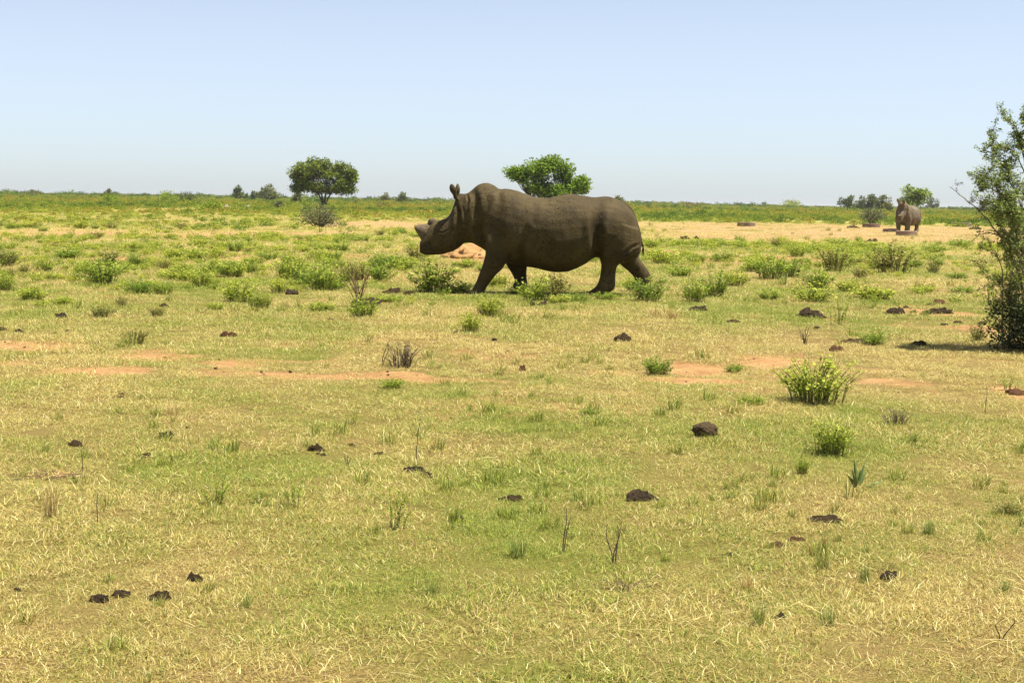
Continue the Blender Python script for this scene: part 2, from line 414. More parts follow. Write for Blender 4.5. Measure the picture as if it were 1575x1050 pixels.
TORSO = [S((985, 360), (985.5, 386), .13), S((981.5, 347), (981.5, 394), .27), S((975, 331), (974, 399), .39), S((965, 316.5), (962, 403), .47), S((952, 306.6), (948, 404), .52),
         S((935, 302), (935, 402), .55), S((917, 303), (917, 396), .56), S((901, 301.3), (901, 405.5), .60, 0, 2.3), S((880, 298.6), (880, 415.5), .64, 0, 2.4), S((861, 300.5), (861, 418.9), .655, 0, 2.4),
         S((841, 303.8), (841, 416.6), .645, 0, 2.4), S((822, 302.4), (822, 411.8), .61, 0, 2.3), S((807, 297.6), (805, 409), .575), S((792, 292), (789, 406), .55), S((777, 289.6), (772, 402), .51),
         S((768, 290.2), (759, 396), .45), S((760, 284.2), (749, 388), .39), S((749, 280.8), (739, 380.5), .34), S((736, 284.0), (730, 375.5), .29), S((723, 295.5), (722, 373), .25), S((714, 298.3), (713, 374), .225)]
HEAD = [S((708, 297.5), (713, 374.5), .205), S((702, 303), (706, 381), .215), S((696.5, 318), (698, 386.5), .225), S((690, 332), (690, 389), .215), S((678, 337.8), (681, 391), .185),
        S((666, 341.5), (668, 392.2), .160), S((660, 348), (660.5, 392.2), .155, 0, 2.6), S((655, 359), (654.5, 391.6), .15, 0, 2.8), S((650.8, 367.5), (650.3, 390), .14, 0, 2.8), S((648, 370.5), (648, 389), .13, 0, 3.0), S((646.2, 372.5), (646.4, 387), .115, 0, 3.2)]
def leg(rows, y0): return [S(a, b, w, y0, 2.2) for a, b, w in rows]
LEGS_WALK = [
    leg([((750, 350), (800, 350), .20), ((746, 372), (792, 374), .21), ((746.5, 388), (784, 393), .19), ((743, 404), (775, 409), .16), ((738, 417), (764, 420), .13), ((733, 430), (755, 431.5), .115), ((729, 438), (749, 440), .118), ((725.5, 444), (746.5, 446), .128), ((725, 448), (746, 450), .128), ((727, 451.5), (745, 452.5), .115)], -.27),
    leg([((768, 380), (815, 380), .19), ((772, 397), (812, 397), .17), ((779, 411), (811, 411), .145), ((788, 423), (810, 424), .118), ((792, 432), (811, 433), .112), ((791, 440), (811, 441), .122), ((790, 446), (811, 447), .125)], .27),
    leg([((915, 335), (982, 352), .24), ((912, 355), (984, 374), .26), ((914, 375), (979, 393), .245), ((918.5, 391), (963, 402), .20), ((923, 405), (949.5, 406), .145), ((922, 418), (946, 418), .118), ((919.5, 430), (945, 431), .113), ((914, 440), (943, 442), .12), ((907, 445.5), (932, 449), .125), ((901.5, 450), (922, 454.5), .128), ((899.5, 455), (916.5, 458.5), .12)], -.27),
    leg([((930, 350), (982, 355), .22), ((938, 372), (985, 377), .23), ((948, 397), (984, 393), .19), ((957.5, 408), (986.5, 399.5), .15), ((967.5, 417), (994, 409), .122), ((976, 426), (1001, 419), .118), ((979, 433), (1003, 427), .122), ((977, 439), (1001, 434), .125), ((972, 445), (993, 443), .12)], .27)]
def stand_front(y): return leg([((748, 350), (798, 350), .20), ((746, 372), (792, 372), .20), ((748, 392), (784, 394), .18), ((750, 411), (777, 412), .15), ((753, 428), (773, 428), .125), ((751, 440), (773, 440), .128), ((749, 447), (774, 447), .135), ((750, 450.5), (773, 450.5), .13)], y)
def stand_hind(y): return leg([((915, 335), (982, 352), .24), ((912, 355), (984, 374), .25), ((914, 376), (979, 393), .235), ((924, 396), (970, 404), .19), ((936, 412), (967, 415), .135), ((941, 428), (966, 430), .12), ((938, 440), (966, 441), .125), ((936, 447), (966, 448), .13), ((937, 450.5), (964, 451), .125)], y)

FOLDS = [([(727, 288), (733, 308), (734, 325), (737, 345), (744, 366)], .045, .05), ([(753, 306), (745, 333), (735.5, 354), (744, 372), (750, 388)], .055, .045),
         ([(810, 350), (801, 384), (805, 407)], .05, .045), ([(919, 318), (914.5, 345), (914, 370), (917, 398)], .075, .07), ([(946, 402), (956, 388), (968, 378), (981, 374)], .02, .022),
         ([(950, 408), (962, 396), (978, 390)], .02, .02), ([(938, 420), (945, 410)], .015, .018), ([(650, 385.5), (660, 384.5), (672, 381), (681, 377)], .018, .013), ([(700, 308), (706, 326), (705, 345), (699, 362)], .03, .03),
         ([(745, 407), (760, 411), (774, 407)], .015, .018), ([(733, 428), (745, 432), (756, 429)], .012, .014), ([(690, 352), (684, 357), (676, 357)], .014, .012), ([(684, 369), (690, 373), (697, 370)], .012, .012),
         ([(764, 290), (770, 310), (766, 335)], .012, .05), ([(824, 306), (818, 345), (812, 370)], .012, .05), ([(719, 298.5), (722, 310), (716, 325)], .02, .02), ([(712, 318), (718, 340), (718, 362)], .02, .022)]

def rot_about(p, c, ang):
    d = p-c; ca, sa = math.cos(ang), math.sin(ang)
    return Vector((c.x + d.x*ca + d.z*sa, 0, c.z - d.x*sa + d.z*ca))

def make_rhino(name, legs, head_rot, skin, text, standing=False, voxel=.014):
    root = empty(name, (0, 0, 0)); label(root, text, 'rhinoceros')
    piv = PL(712, 314) if standing else PL(728, 332)
    lift = Vector((.05, 0, .17)) if standing else Vector()
    def hr(p, a=1.0): return rot_about(p, piv, head_rot*a) + lift*a
    bm = bmesh.new()
    torso = []
    for i, s in enumerate(TORSO):
        k = max(0, i-16)/5*.8
        torso.append((hr(s[0], k), hr(s[1], k), *s[2:]))
    head = [(hr(s[0]), hr(s[1]), *s[2:]) for s in HEAD]
    loft(bm, densify(torso+head, 3), 30)
    for lg in legs: loft(bm, densify(lg, 3), 18)
    # ears: cupped leaves on short stalks, part of the same skin
    for y0, pts in ((-.115, [((706, 308), (698, 306), .05), ((703, 299), (697.5, 299.5), .045), ((703, 292), (692.8, 293.5), .06), ((700, 287), (691.6, 288), .05), ((697, 282.3), (693.2, 282.8), .02)]),
                    (.115, [((709, 306), (702, 306), .05), ((707, 298), (701.5, 298.5), .045), ((708, 291), (700, 292), .06), ((707, 286), (699.8, 286.5), .047), ((705, 281.3), (701.6, 281.6), .02)])):
        secs = []
        for j, (a, b_, w) in enumerate(pts):
            ea, eb = PL(*a), PL(*b_)
            if standing:      # ears pricked, seen from the front
                e0 = PL(703, 304); ea = e0 + (ea-e0)*1.6; eb = e0 + (eb-e0)*1.6
            secs.append((hr(ea), hr(eb), w*(1.7 if standing else 1), y0*(1.15 if standing else 1)*(1+.12*j), 2.0))
        loft(bm, densify(secs, 3), 14)
    # tail
    tp = [(957, 310), (966, 317), (973, 325), (979, 338), (983.5, 352), (986, 366), (988, 376), (989.3, 384)]
    tr = [.04, .032, .026, .022, .02, .018, .016, .014]
    secs = []
    for i, p in enumerate(tp):
        c = PL(*p); q = PL(*tp[min(i+1, len(tp)-1)]); q0 = PL(*tp[max(i-1, 0)]); t = (q-q0).normalized(); nrm = Vector((t.z, 0, -t.x))
        secs.append((c+nrm*tr[i]*.8, c-nrm*tr[i]*.8, tr[i], -.03 if standing else -.02, 2.0))
    loft(bm, densify(secs, 3), 10)
    bmesh.ops.recalc_face_normals(bm, faces=bm.faces)
    me = bpy.data.meshes.new('raw'); bm.to_mesh(me); bm.free()
    tmp = link('raw', me)
    m = tmp.modifiers.new('r', 'REMESH'); m.mode = 'VOXEL'; m.voxel_size = voxel; m.adaptivity = 0
    m = tmp.modifiers.new('s', 'SMOOTH'); m.factor = .5; m.iterations = 5
    dg = bpy.context.evaluated_depsgraph_get(); dg.update()
    body_me = bpy.data.meshes.new_from_object(tmp.evaluated_get(dg)); body_me.name = 'rhino_body'
    bpy.data.objects.remove(tmp)
    n = len(body_me.vertices); co = np.zeros(n*3, np.float32); no = np.zeros(n*3, np.float32)
    body_me.vertices.foreach_get('co', co); body_me.vertices.foreach_get('normal', no)
    co = co.reshape(-1, 3).astype(float); no = no.reshape(-1, 3).astype(float)
    disp = np.zeros(n); lat = np.clip((np.abs(no[:, 1])-.12)*2.2, 0, 1)
    for pts, dep, wid in FOLDS:
        hd = pts[0][0] < 716
        P = [PL(*p) for p in pts]
        if hd: P = [hr(p) for p in P]
        d = np.full(n, 9.); al = np.zeros(n); si = 0
        for a, b_ in zip(P, P[1:]):
            ab = np.array([b_.x-a.x, b_.z-a.z]); ap = co[:, [0, 2]]-np.array([a.x, a.z])
            t = np.clip((ap@ab)/(ab@ab), 0, 1); dk = np.linalg.norm(ap-t[:, None]*ab, axis=1)
            al = np.where(dk < d, (si+t)/(len(P)-1), al); d = np.minimum(d, dk); si += 1
        disp += lat*np.sin(np.clip(al*.9+.05, 0, 1)*np.pi)**.8*(-dep*np.exp(-(d/wid)**2) + dep*.45*np.exp(-((d-wid*2.0)/(wid*1.0))**2))
    # nostril and ear cup hollows
    for p, y, rad, dep in [((653, 378), -.13, .03, .03), ((653, 378), .13, .03, .03)]:
        q = hr(PL(*p)); d = np.linalg.norm(co-np.array([q.x, y, q.z]), axis=1); disp -= dep*np.exp(-(d/rad)**2)
    # ribs and muscle, loose skin
    big = np.array([mnoise.noise(Vector(c)*2.6) for c in co]); mid = np.array([mnoise.noise(Vector((c[0]*9, c[1]*9, c[2]*6))) for c in co])
    disp += .013*big + .0055*mid
    co += no*disp[:, None]
    body_me.vertices.foreach_set('co', co.astype(np.float32).ravel())
    body_me.materials.clear(); body_me.materials.append(skin)
    body_me.polygons.foreach_set('use_smooth', np.ones(len(body_me.polygons), dtype=bool)); body_me.update()
    link('body', body_me, root)
    # horns, sawn down to stumps
    def part(nm, secs, mat, nn=16):
        b2 = bmesh.new(); loft(b2, densify([(hr(PL(*a)), hr(PL(*c)), w, y, e) for a, c, w, y, e in secs], 3), nn)
        bmesh.ops.recalc_face_normals(b2, faces=b2.faces)
        for v in b2.verts: v.co += Vector((mnoise.noise(v.co*14), mnoise.noise(v.co*14+Vector((5, 1, 2))), mnoise.noise(v.co*14+Vector((9, 4, 7)))))*.006
        mm = bpy.data.meshes.new(nm); b2.to_mesh(mm); b2.free(); mm.materials.append(mat)
        mm.polygons.foreach_set('use_smooth', np.ones(len(mm.polygons), dtype=bool)); return link(nm, mm, root)
    part('horn', [((666, 344), (654, 374), .10, 0, 2.2), ((658, 343.2), (648.5, 369.5), .115, 0, 2.2), ((650, 344.5), (644, 362.5), .10, 0, 2.3), ((643, 345.8), (639.8, 355), .075, 0, 2.3), ((638.6, 347), (637.2, 351), .05, 0, 2.2)], M_HORN)
    part('rear_horn', [((659, 350), (674, 344), .075, 0, 2.2), ((658, 343), (671, 338.5), .074, 0, 2.2), ((659, 339), (668, 336), .064, 0, 2.3), ((660.5, 337.4), (666.5, 335.6), .045, 0, 2.3)], M_HORN)
    for s in (-1, 1):
        eb = bmesh.new(); bmesh.ops.create_uvsphere(eb, u_segments=12, v_segments=8, radius=.021)
        mm = bpy.data.meshes.new('eye'); eb.to_mesh(mm); eb.free(); mm.materials.append(M_EYE)
        e = link('eye', mm, root); q = hr(PL(684, 362.5)); e.location = (q.x, s*.187, q.z)
    # tail tuft
    t = MB(); base = PL(989, 381)
    for i in range(46):
        a = rs.uniform(0, 6.28); L = rs.uniform(.07, .14)
        p0 = base + Vector((0, -.03, rs.uniform(-.01, .05))); p1 = p0 + Vector((.014*math.cos(a), .02*math.sin(a), -L*.5)); p2 = p0 + Vector((.02*math.cos(a)-.005, .03*math.sin(a), -L))
        t.tube([p0, p1, p2], [.0035, .0025, .001], 3)
    link('tail_tuft', t.mesh('tail_tuft', [M_HAIR]), root)
    # toenails: three per foot
    for lg in legs:
        a, b_, w, y0, e = lg[-2]
        front = a; c = (a+b_)/2
        for k in (-1, 0, 1):
            nb = bmesh.new(); bmesh.ops.create_uvsphere(nb, u_segments=10, v_segments=8, radius=1)
            for v in nb.verts: v.co = Vector((v.co.x*.022, v.co.y*.04, v.co.z*.045))
            mm = bpy.data.meshes.new('toenail'); nb.to_mesh(mm); nb.free(); mm.materials.append(M_NAIL)
            mm.polygons.foreach_set('use_smooth', np.ones(len(mm.polygons), dtype=bool))
            o = link('toenail', mm, root)
            hv = (a-c); th = k*.85
            o.location = (c.x + hv.x*math.cos(th)*.97, y0 + w*.97*math.sin(th)*1.05, c.z+hv.z*math.cos(th)*.97)
            o.rotation_euler = (0, .25, -th)
    return root

rhino = make_rhino('rhinoceros', LEGS_WALK, 0.0, M_SKIN, 'large mud-brown rhinoceros with sawn-off horns walking through the grass in profile')
rhino.location = RBASE + Vector((0, 0, gz(RBASE.x, RBASE.y)-.0))
rhino2 = make_rhino('rhinoceros', [stand_front(-.28), stand_front(.28), stand_hind(-.29), stand_hind(.29)], math.radians(-22), M_SKIN2,
                    'pale dusty rhinoceros standing head-on behind the concrete rings in the clearing', True, .022)
p = ground_at(1401, 357.5); rhino2.location = (p.x, p.y+1.2, 0); rhino2.rotation_euler = (0, 0, math.radians(60))
rhino2.scale = (1.02, 1.02, 1.02)

# ------------------------------------------------------------------ concrete feeding rings
def ring_mesh():
    bm = bmesh.new(); prof = [(.66, 0), (.665, .02), (.65, .10), (.655, .115), (.645, .19), (.65, .205), (.645, .285), (.63, .30), (.55, .30), (.535, .285), (.53, .03), (.52, .0)]
    n = 40; rings = []
    for k in range(n):
        a = 2*math.pi*k/n; j = 1+.012*math.sin(3*a+1)+.006*math.sin(11*a)
        rings.append([bm.verts.new((r*j*math.cos(a), r*j*math.sin(a), z+.006*math.sin(5*a)*(z > .2))) for r, z in prof])
    for k in range(n):
        r0, r1 = rings[k], rings[(k+1) % n]
        for i in range(len(prof)): bm.faces.new((r0[i], r1[i], r1[(i+1) % len(prof)], r0[(i+1) % len(prof)]))
    bmesh.ops.recalc_face_normals(bm, faces=bm.faces)
    me = bpy.data.meshes.new('feeding_ring'); bm.to_mesh(me); bm.free(); me.materials.append(M_RING); return me
RM = ring_mesh()
for px, py, w, text in [(1150, 348.5, 28, 'weathered concrete feeding ring standing alone at the far edge of the bare clearing'),
                        (1343, 350, 27, 'concrete feeding ring beside the low dirt heap and grey shrub'),
                        (1374, 357, 24, 'concrete feeding ring at the head of the standing pale rhinoceros'),
                        (1399.5, 362.5, 33, 'brown concrete feeding ring in front of the standing rhinoceros legs'),
                        (1483, 349, 28, 'concrete feeding ring between the standing rhinoceros and the thorn bush'),
                        (1571, 360, 28, 'concrete feeding ring half hidden behind the thorn bush branches')]:
    q = ground_at(px, py); o = link('feeding_ring', RM); s = w/ppm(q.y)/1.31
    o.location = (q.x, q.y+.6, -.01); o.scale = (s, s, s*.98); o.rotation_euler = (0, 0, rs.uniform(0, 6))
    label(o, text, 'trough', 'concrete feeding rings in the clearing')

# ------------------------------------------------------------------ trees
def rand_dirs(n, rng, up=0.):
    d = rng.normal(size=(n, 3)); d[:, 2] += up
    return d/np.linalg.norm(d, axis=1, keepdims=True)
def make_tree(name, text, loc, W, H, zb, lobes, per, leafL, mat, seed, stems=3, flat=.35, dome=.6, group=None, cat='tree', trunk_r=.16, lean=0., lsz=.16, blobs=None):
    """crown of leaf clumps carried on limbs; crown W wide, from zb to H above ground"""
    rng = np.random.RandomState(seed)
    root = empty(name, loc); label(root, text, cat, group)
    tb = MB(); cb = MB()
    ends = []; tries = 0
    cz = zb + (H-zb)*.42; hz = (H-zb)
    while len(ends) < lobes and tries < 4000:
        tries += 1
        if blobs:
            bx, bz, brx, brz = blobs[rng.randint(len(blobs))]; d = rng.normal(size=3); d /= np.linalg.norm(d); d *= rng.rand()**.4
            p = Vector((bx+d[0]*brx, d[1]*brx, max(bz+d[2]*brz, .4)))
            if not any((p-q).length < W*.036 for q in ends): ends.append(p)
            continue
        a = rng.uniform(0, 2*math.pi); r = math.sqrt(rng.uniform(0.0, 1)); z = rng.uniform(0, 1)
        # dome top, hollow-ish underside
        ztop = (1 - r**2.6*dome); zbot = .0 + .10*(1-r) + .25*rng.rand()*(1-r)
        if z > ztop or z < zbot: continue
        rr = r*(1 + .12*math.sin(2*a+seed) + .10*math.sin(5*a+seed*2))
        p = Vector((rr*W*.44*math.cos(a)+lean*z, rr*W*.44*math.sin(a), zb + z*(hz-lsz*W*flat)))
        if any((p-q).length < W*.062 for q in ends): continue
        ends.append(p)
    nodes = []
    for s in range(stems):
        a = 2*math.pi*s/stems + rng.uniform(-.4, .4); sp = W*.10*(stems > 1)
        top = Vector((math.cos(a)*sp*1.7+lean*.3, math.sin(a)*sp*1.7, zb+hz*.18))
        midp = Vector((math.cos(a)*sp*.5, math.sin(a)*sp*.5, zb*.5+.1))
        b0 = Vector((math.cos(a)*.12*(stems > 1), math.sin(a)*.12*(stems > 1), -.15))
        tb.tube([b0, midp, top], [trunk_r, trunk_r*.8, trunk_r*.6], 8); nodes += [top, (midp+top)/2]
    for p in ends:
        q = min(nodes, key=lambda k: (k-p).length + rng.uniform(0, .6))
        m1 = q.lerp(p, .5) + Vector((rng.uniform(-.2, .2), rng.uniform(-.2, .2), -.08*W*.3))
        tb.tube([q, m1, p], [trunk_r*.38, trunk_r*.24, trunk_r*.1], 5)
        for _ in range(3):
            e = p + Vector(rng.normal(size=3)*np.array([1, 1, flat])*W*lsz*.55); tb.tube([m1.lerp(p, .6), e], [trunk_r*.12, trunk_r*.05], 4)
    for p in ends:
        k = int(per*rng.uniform(.6, 1.35)); sz = W*lsz*rng.uniform(.6, 1.25)
        d = rand_dirs(k, rng); rad = rng.rand(k)**.45
        c = np.array(p) + d*rad[:, None]*sz*np.array([1, 1, flat*1.5])
        dirs = d*np.array([1, 1, .5]) + np.array([0, 0, .15]) + rng.normal(size=(k, 3))*.4
        cb.leaves(c, dirs, leafL*rng.uniform(.6, 1.4, k), leafL*.42*rng.uniform(.7, 1.2, k), rng=rng)
    link('trunk', tb.mesh(name+'_trunk', [M_BARK]), root)
    link('crown', cb.mesh(name+'_crown', [mat]), root)
    return root
def tree_px(name, text, px, y_top, w_px, Y, zb_frac, **kw):
    """tree whose ground depth Y is known; its size follows from the depth"""
    top = at_depth(px, y_top, Y); base = at_depth(px, 300, Y)
    if kw.get('blobs'): kw['blobs'] = [((bx-px)/ppm(Y), at_depth(bx, bz, Y).z, rx/ppm(Y), rz/ppm(Y)) for bx, bz, rx, rz in kw['blobs']]
    H = top.z; W = w_px/ppm(Y); kw['leafL'] = max(kw['leafL'], 2.6/ppm(Y)); kw['per'] = int(kw['per']*(1.7 if Y > 400 else 1.3))
    return make_tree(name, text, (base.x, Y, 0), W, H, H*zb_frac, **kw)

tree_px('acacia_tree', 'lone dark acacia with a flat-topped crown on forked stems above the grey shrub', 499, 242, 104, 236, .32, lobes=175, per=95, leafL=.38, mat=M_AC, seed=3, stems=4, flat=.5, dome=.46, trunk_r=.17, lsz=.07, blobs=[(495, 255, 38, 9), (478, 262, 28, 12), (518, 262, 26, 12), (497, 268, 40, 12), (470, 280, 20, 8), (528, 282, 19, 8), (500, 284, 34, 9), (462, 289, 10, 6), (535, 291, 12, 5), (515, 292, 16, 5), (485, 290, 18, 5), (456, 270, 9, 8), (540, 272, 9, 9)])
tree_px('leafy_tree', 'bright green fine-leaved tree rising behind the back of the walking rhinoceros', 840, 243, 128, 150, .14, lobes=130, per=95, leafL=.30, mat=M_AC2, seed=11, stems=5, flat=.6, dome=.62, trunk_r=.11, lsz=.075, blobs=[(838, 262, 26, 13), (852, 254, 18, 10), (822, 262, 20, 12), (800, 268, 16, 8), (788, 267, 8, 4), (843, 285, 34, 18), (820, 284, 22, 14), (886, 287, 16, 10), (893, 283, 10, 7), (868, 268, 12, 14), (862, 295, 30, 12)])
FT = 'far trees on the horizon'
for name, text, px, yt, w, Y, zbf, kw in [
    ('acacia_tree', 'small flat-topped acacia directly behind the standing pale rhinoceros', 1405, 284, 44, 300, .30, dict(seed=21, stems=2, lobes=34, per=70, leafL=.5, mat=M_AC2, dome=.4, flat=.5, trunk_r=.16)),
    ('far_tree', 'round-crowned tree at the outer end of the row of four on the horizon', 1304, 300.5, 24, 480, .28, dict(seed=22, stems=1, lobes=20, per=50, leafL=.6, mat=M_FART, dome=.55, flat=.6, trunk_r=.2)),
    ('far_tree', 'smallest tree of the row of four touching trees on the horizon', 1323, 301.5, 20, 500, .18, dict(seed=23, stems=1, lobes=18, per=50, leafL=.6, mat=M_FART, dome=.6, flat=.6, trunk_r=.2)),
    ('far_tree', 'broad tree third along the row of four touching trees on the horizon', 1341, 299, 26, 480, .18, dict(seed=24, stems=1, lobes=22, per=50, leafL=.6, mat=M_FART, dome=.55, flat=.6, trunk_r=.2)),
    ('far_tree', 'tallest tree of the row of four, next to the standing rhinoceros', 1360, 298, 28, 470, .12, dict(seed=25, stems=2, lobes=26, per=50, leafL=.6, mat=M_FART, dome=.6, flat=.6, trunk_r=.2)),
    ('far_tree', 'faint bluish tree in the haze beside the small flat-topped acacia', 1433, 304, 20, 800, .15, dict(seed=26, stems=2, lobes=14, per=40, leafL=.9, mat=M_FART, dome=.5, flat=.6, trunk_r=.25)),
    ('far_tree', 'dense rounded tree on the horizon behind the thorn bush twigs', 1524, 301, 34, 420, .10, dict(seed=27, stems=2, lobes=26, per=50, leafL=.6, mat=M_FART, dome=.55, flat=.6, trunk_r=.2)),
    ('far_tree', 'compact dark tree on the horizon, first of three near the lone acacia', 367, 286.5, 24, 520, .10, dict(seed=28, stems=1, lobes=18, per=55, leafL=.7, mat=M_FART, dome=.6, flat=.7, trunk_r=.2)),
    ('far_tree', 'tiny tree on the horizon pressed against the widest far tree', 394, 291, 15, 560, .08, dict(seed=29, stems=1, lobes=10, per=50, leafL=.7, mat=M_FART, dome=.6, flat=.7, trunk_r=.2)),
    ('far_tree', 'widest of three far trees on the horizon beside the lone acacia', 412, 282.5, 34, 520, .12, dict(seed=30, stems=2, lobes=26, per=55, leafL=.7, mat=M_FART, dome=.65, flat=.7, trunk_r=.2)),
    ('far_tree', 'low dark tree at the foot of the lone acacia on the horizon', 457, 291, 16, 330, .05, dict(seed=31, stems=2, lobes=14, per=50, leafL=.5, mat=M_FART, dome=.7, flat=.7, trunk_r=.14)),
    ('far_tree', 'small round tree on the horizon between acacia and rhinoceros, the farther-off darker one', 592, 296.5, 20, 560, .06, dict(seed=32, stems=1, lobes=12, per=50, leafL=.7, mat=M_FART, dome=.7, flat=.7, trunk_r=.2)),
    ('far_tree', 'rounded tree on the horizon just ahead of the rhinoceros horn', 619, 296, 24, 540, .06, dict(seed=33, stems=1, lobes=14, per=50, leafL=.7, mat=M_FART, dome=.7, flat=.7, trunk_r=.2)),
    ('far_tree', 'small ball-shaped tree standing above the scrub line opposite the lone acacia', 166, 290, 16, 420, .10, dict(seed=34, stems=1, lobes=12, per=50, leafL=.6, mat=M_FART, dome=.6, flat=.7, trunk_r=.16)),
    ('far_tree', 'hazy bush-like tree on the horizon behind the rhinoceros rump', 952, 299.5, 22, 520, .08, dict(seed=35, stems=1, lobes=10, per=34, leafL=.7, mat=M_FART, dome=.7, flat=.7, trunk_r=.16)),
]:
    tree_px(name, text, px, yt, w, Y, zbf, group=FT, **kw)

def make_shrub(text, px, py, w_px, h_px, mat, seed, n=900, leafL=.10, Y=None, stemmat=None, cat='shrub', group=None, lobes=9, name='shrub'):
    q = ground_at(px, py) if Y is None else at_depth(px, 310, Y); q.z = 0
    W = w_px/ppm(q.y); H = h_px/ppm(q.y) if Y is None else h_px; leafL = max(leafL, 2.4/ppm(q.y))
    rng = np.random.RandomState(seed); root = empty(name, q); label(root, text, cat, group)
    tb = MB(); cb = MB(); per = n//lobes
    for k in range(lobes):
        a = rng.uniform(0, 6.28); r = math.sqrt(rng.rand()); z = rng.uniform(.3, .8)*(1-.45*r*r)
        p = np.array([r*W*.36*math.cos(a), r*W*.36*math.sin(a), z*H])
        tb.tube([(p[0]*.15, p[1]*.15, -.05), (p[0]*.55, p[1]*.55, p[2]*.55), tuple(p)], [.03, .02, .008], 5)
        for _ in range(4):
            e = p + rng.normal(size=3)*W*.14; e[2] = max(e[2], .05); tb.tube([tuple(p*.75), tuple(e)], [.009, .003], 3)
        d = rand_dirs(per, rng); c = p + d*(rng.rand(per)**.5)[:, None]*np.array([W*.24, W*.24, H*.32])
        c[:, 2] = np.clip(c[:, 2], .02, None)
        cb.leaves(c, d+rng.normal(size=(per, 3))*.5+np.array([0, 0, .2]), leafL*rng.uniform(.6, 1.4, per), leafL*.45, rng=rng)
    link('stems', tb.mesh('shrub_stems', [stemmat or M_TWIG]), root); link('foliage', cb.mesh('shrub_foliage', [mat]), root)
    return root
make_shrub('grey-green leafless-looking shrub in front of the lone acacia', 491, 350, 64, 44, M_GREYL, 5, 2600, .07, lobes=22)
make_shrub('grey-green shrub behind the feeding ring beside the standing rhinoceros', 1339, 345, 48, 26, M_GREYL, 6, 1400, .13, lobes=16)
SH = 'scrub bushes below the horizon'
for text, px, py, w, h, mt, sd in [
    ('pale green bush joined to a dark bush on the skyline scrub', 258, 312, 34, 20, M_AC2, 41), ('dark green bush beside the pale bush on the skyline scrub', 293, 312, 46, 18, M_FART, 42),
    ('upright green bush under the small ball-shaped tree', 172, 314, 30, 18, M_AC2, 43), ('broad bush breaking the skyline farthest from the rhinos', 50, 303, 38, 11, M_FART, 44),
    ('bright green low bush near the two white stones', 322, 325, 44, 16, M_AC2, 45), ('peaked green bush on the skyline beyond the lone feeding ring', 1214, 320.5, 42, 14, M_AC2, 46),
    ('small grey bush between the white stones and the lone acacia', 427, 322, 18, 12, M_GREYL, 47), ('olive bush on the slope ahead of the walking rhinoceros', 590, 322, 26, 12, M_OLIVE, 48),
    ('low yellowish bush on the skyline behind the rhinoceros rump', 1062, 320, 40, 9, M_OLIVE, 49)]:
    make_shrub(text, px, py, w, h, mt, sd, 900, .22, lobes=14, group=SH)

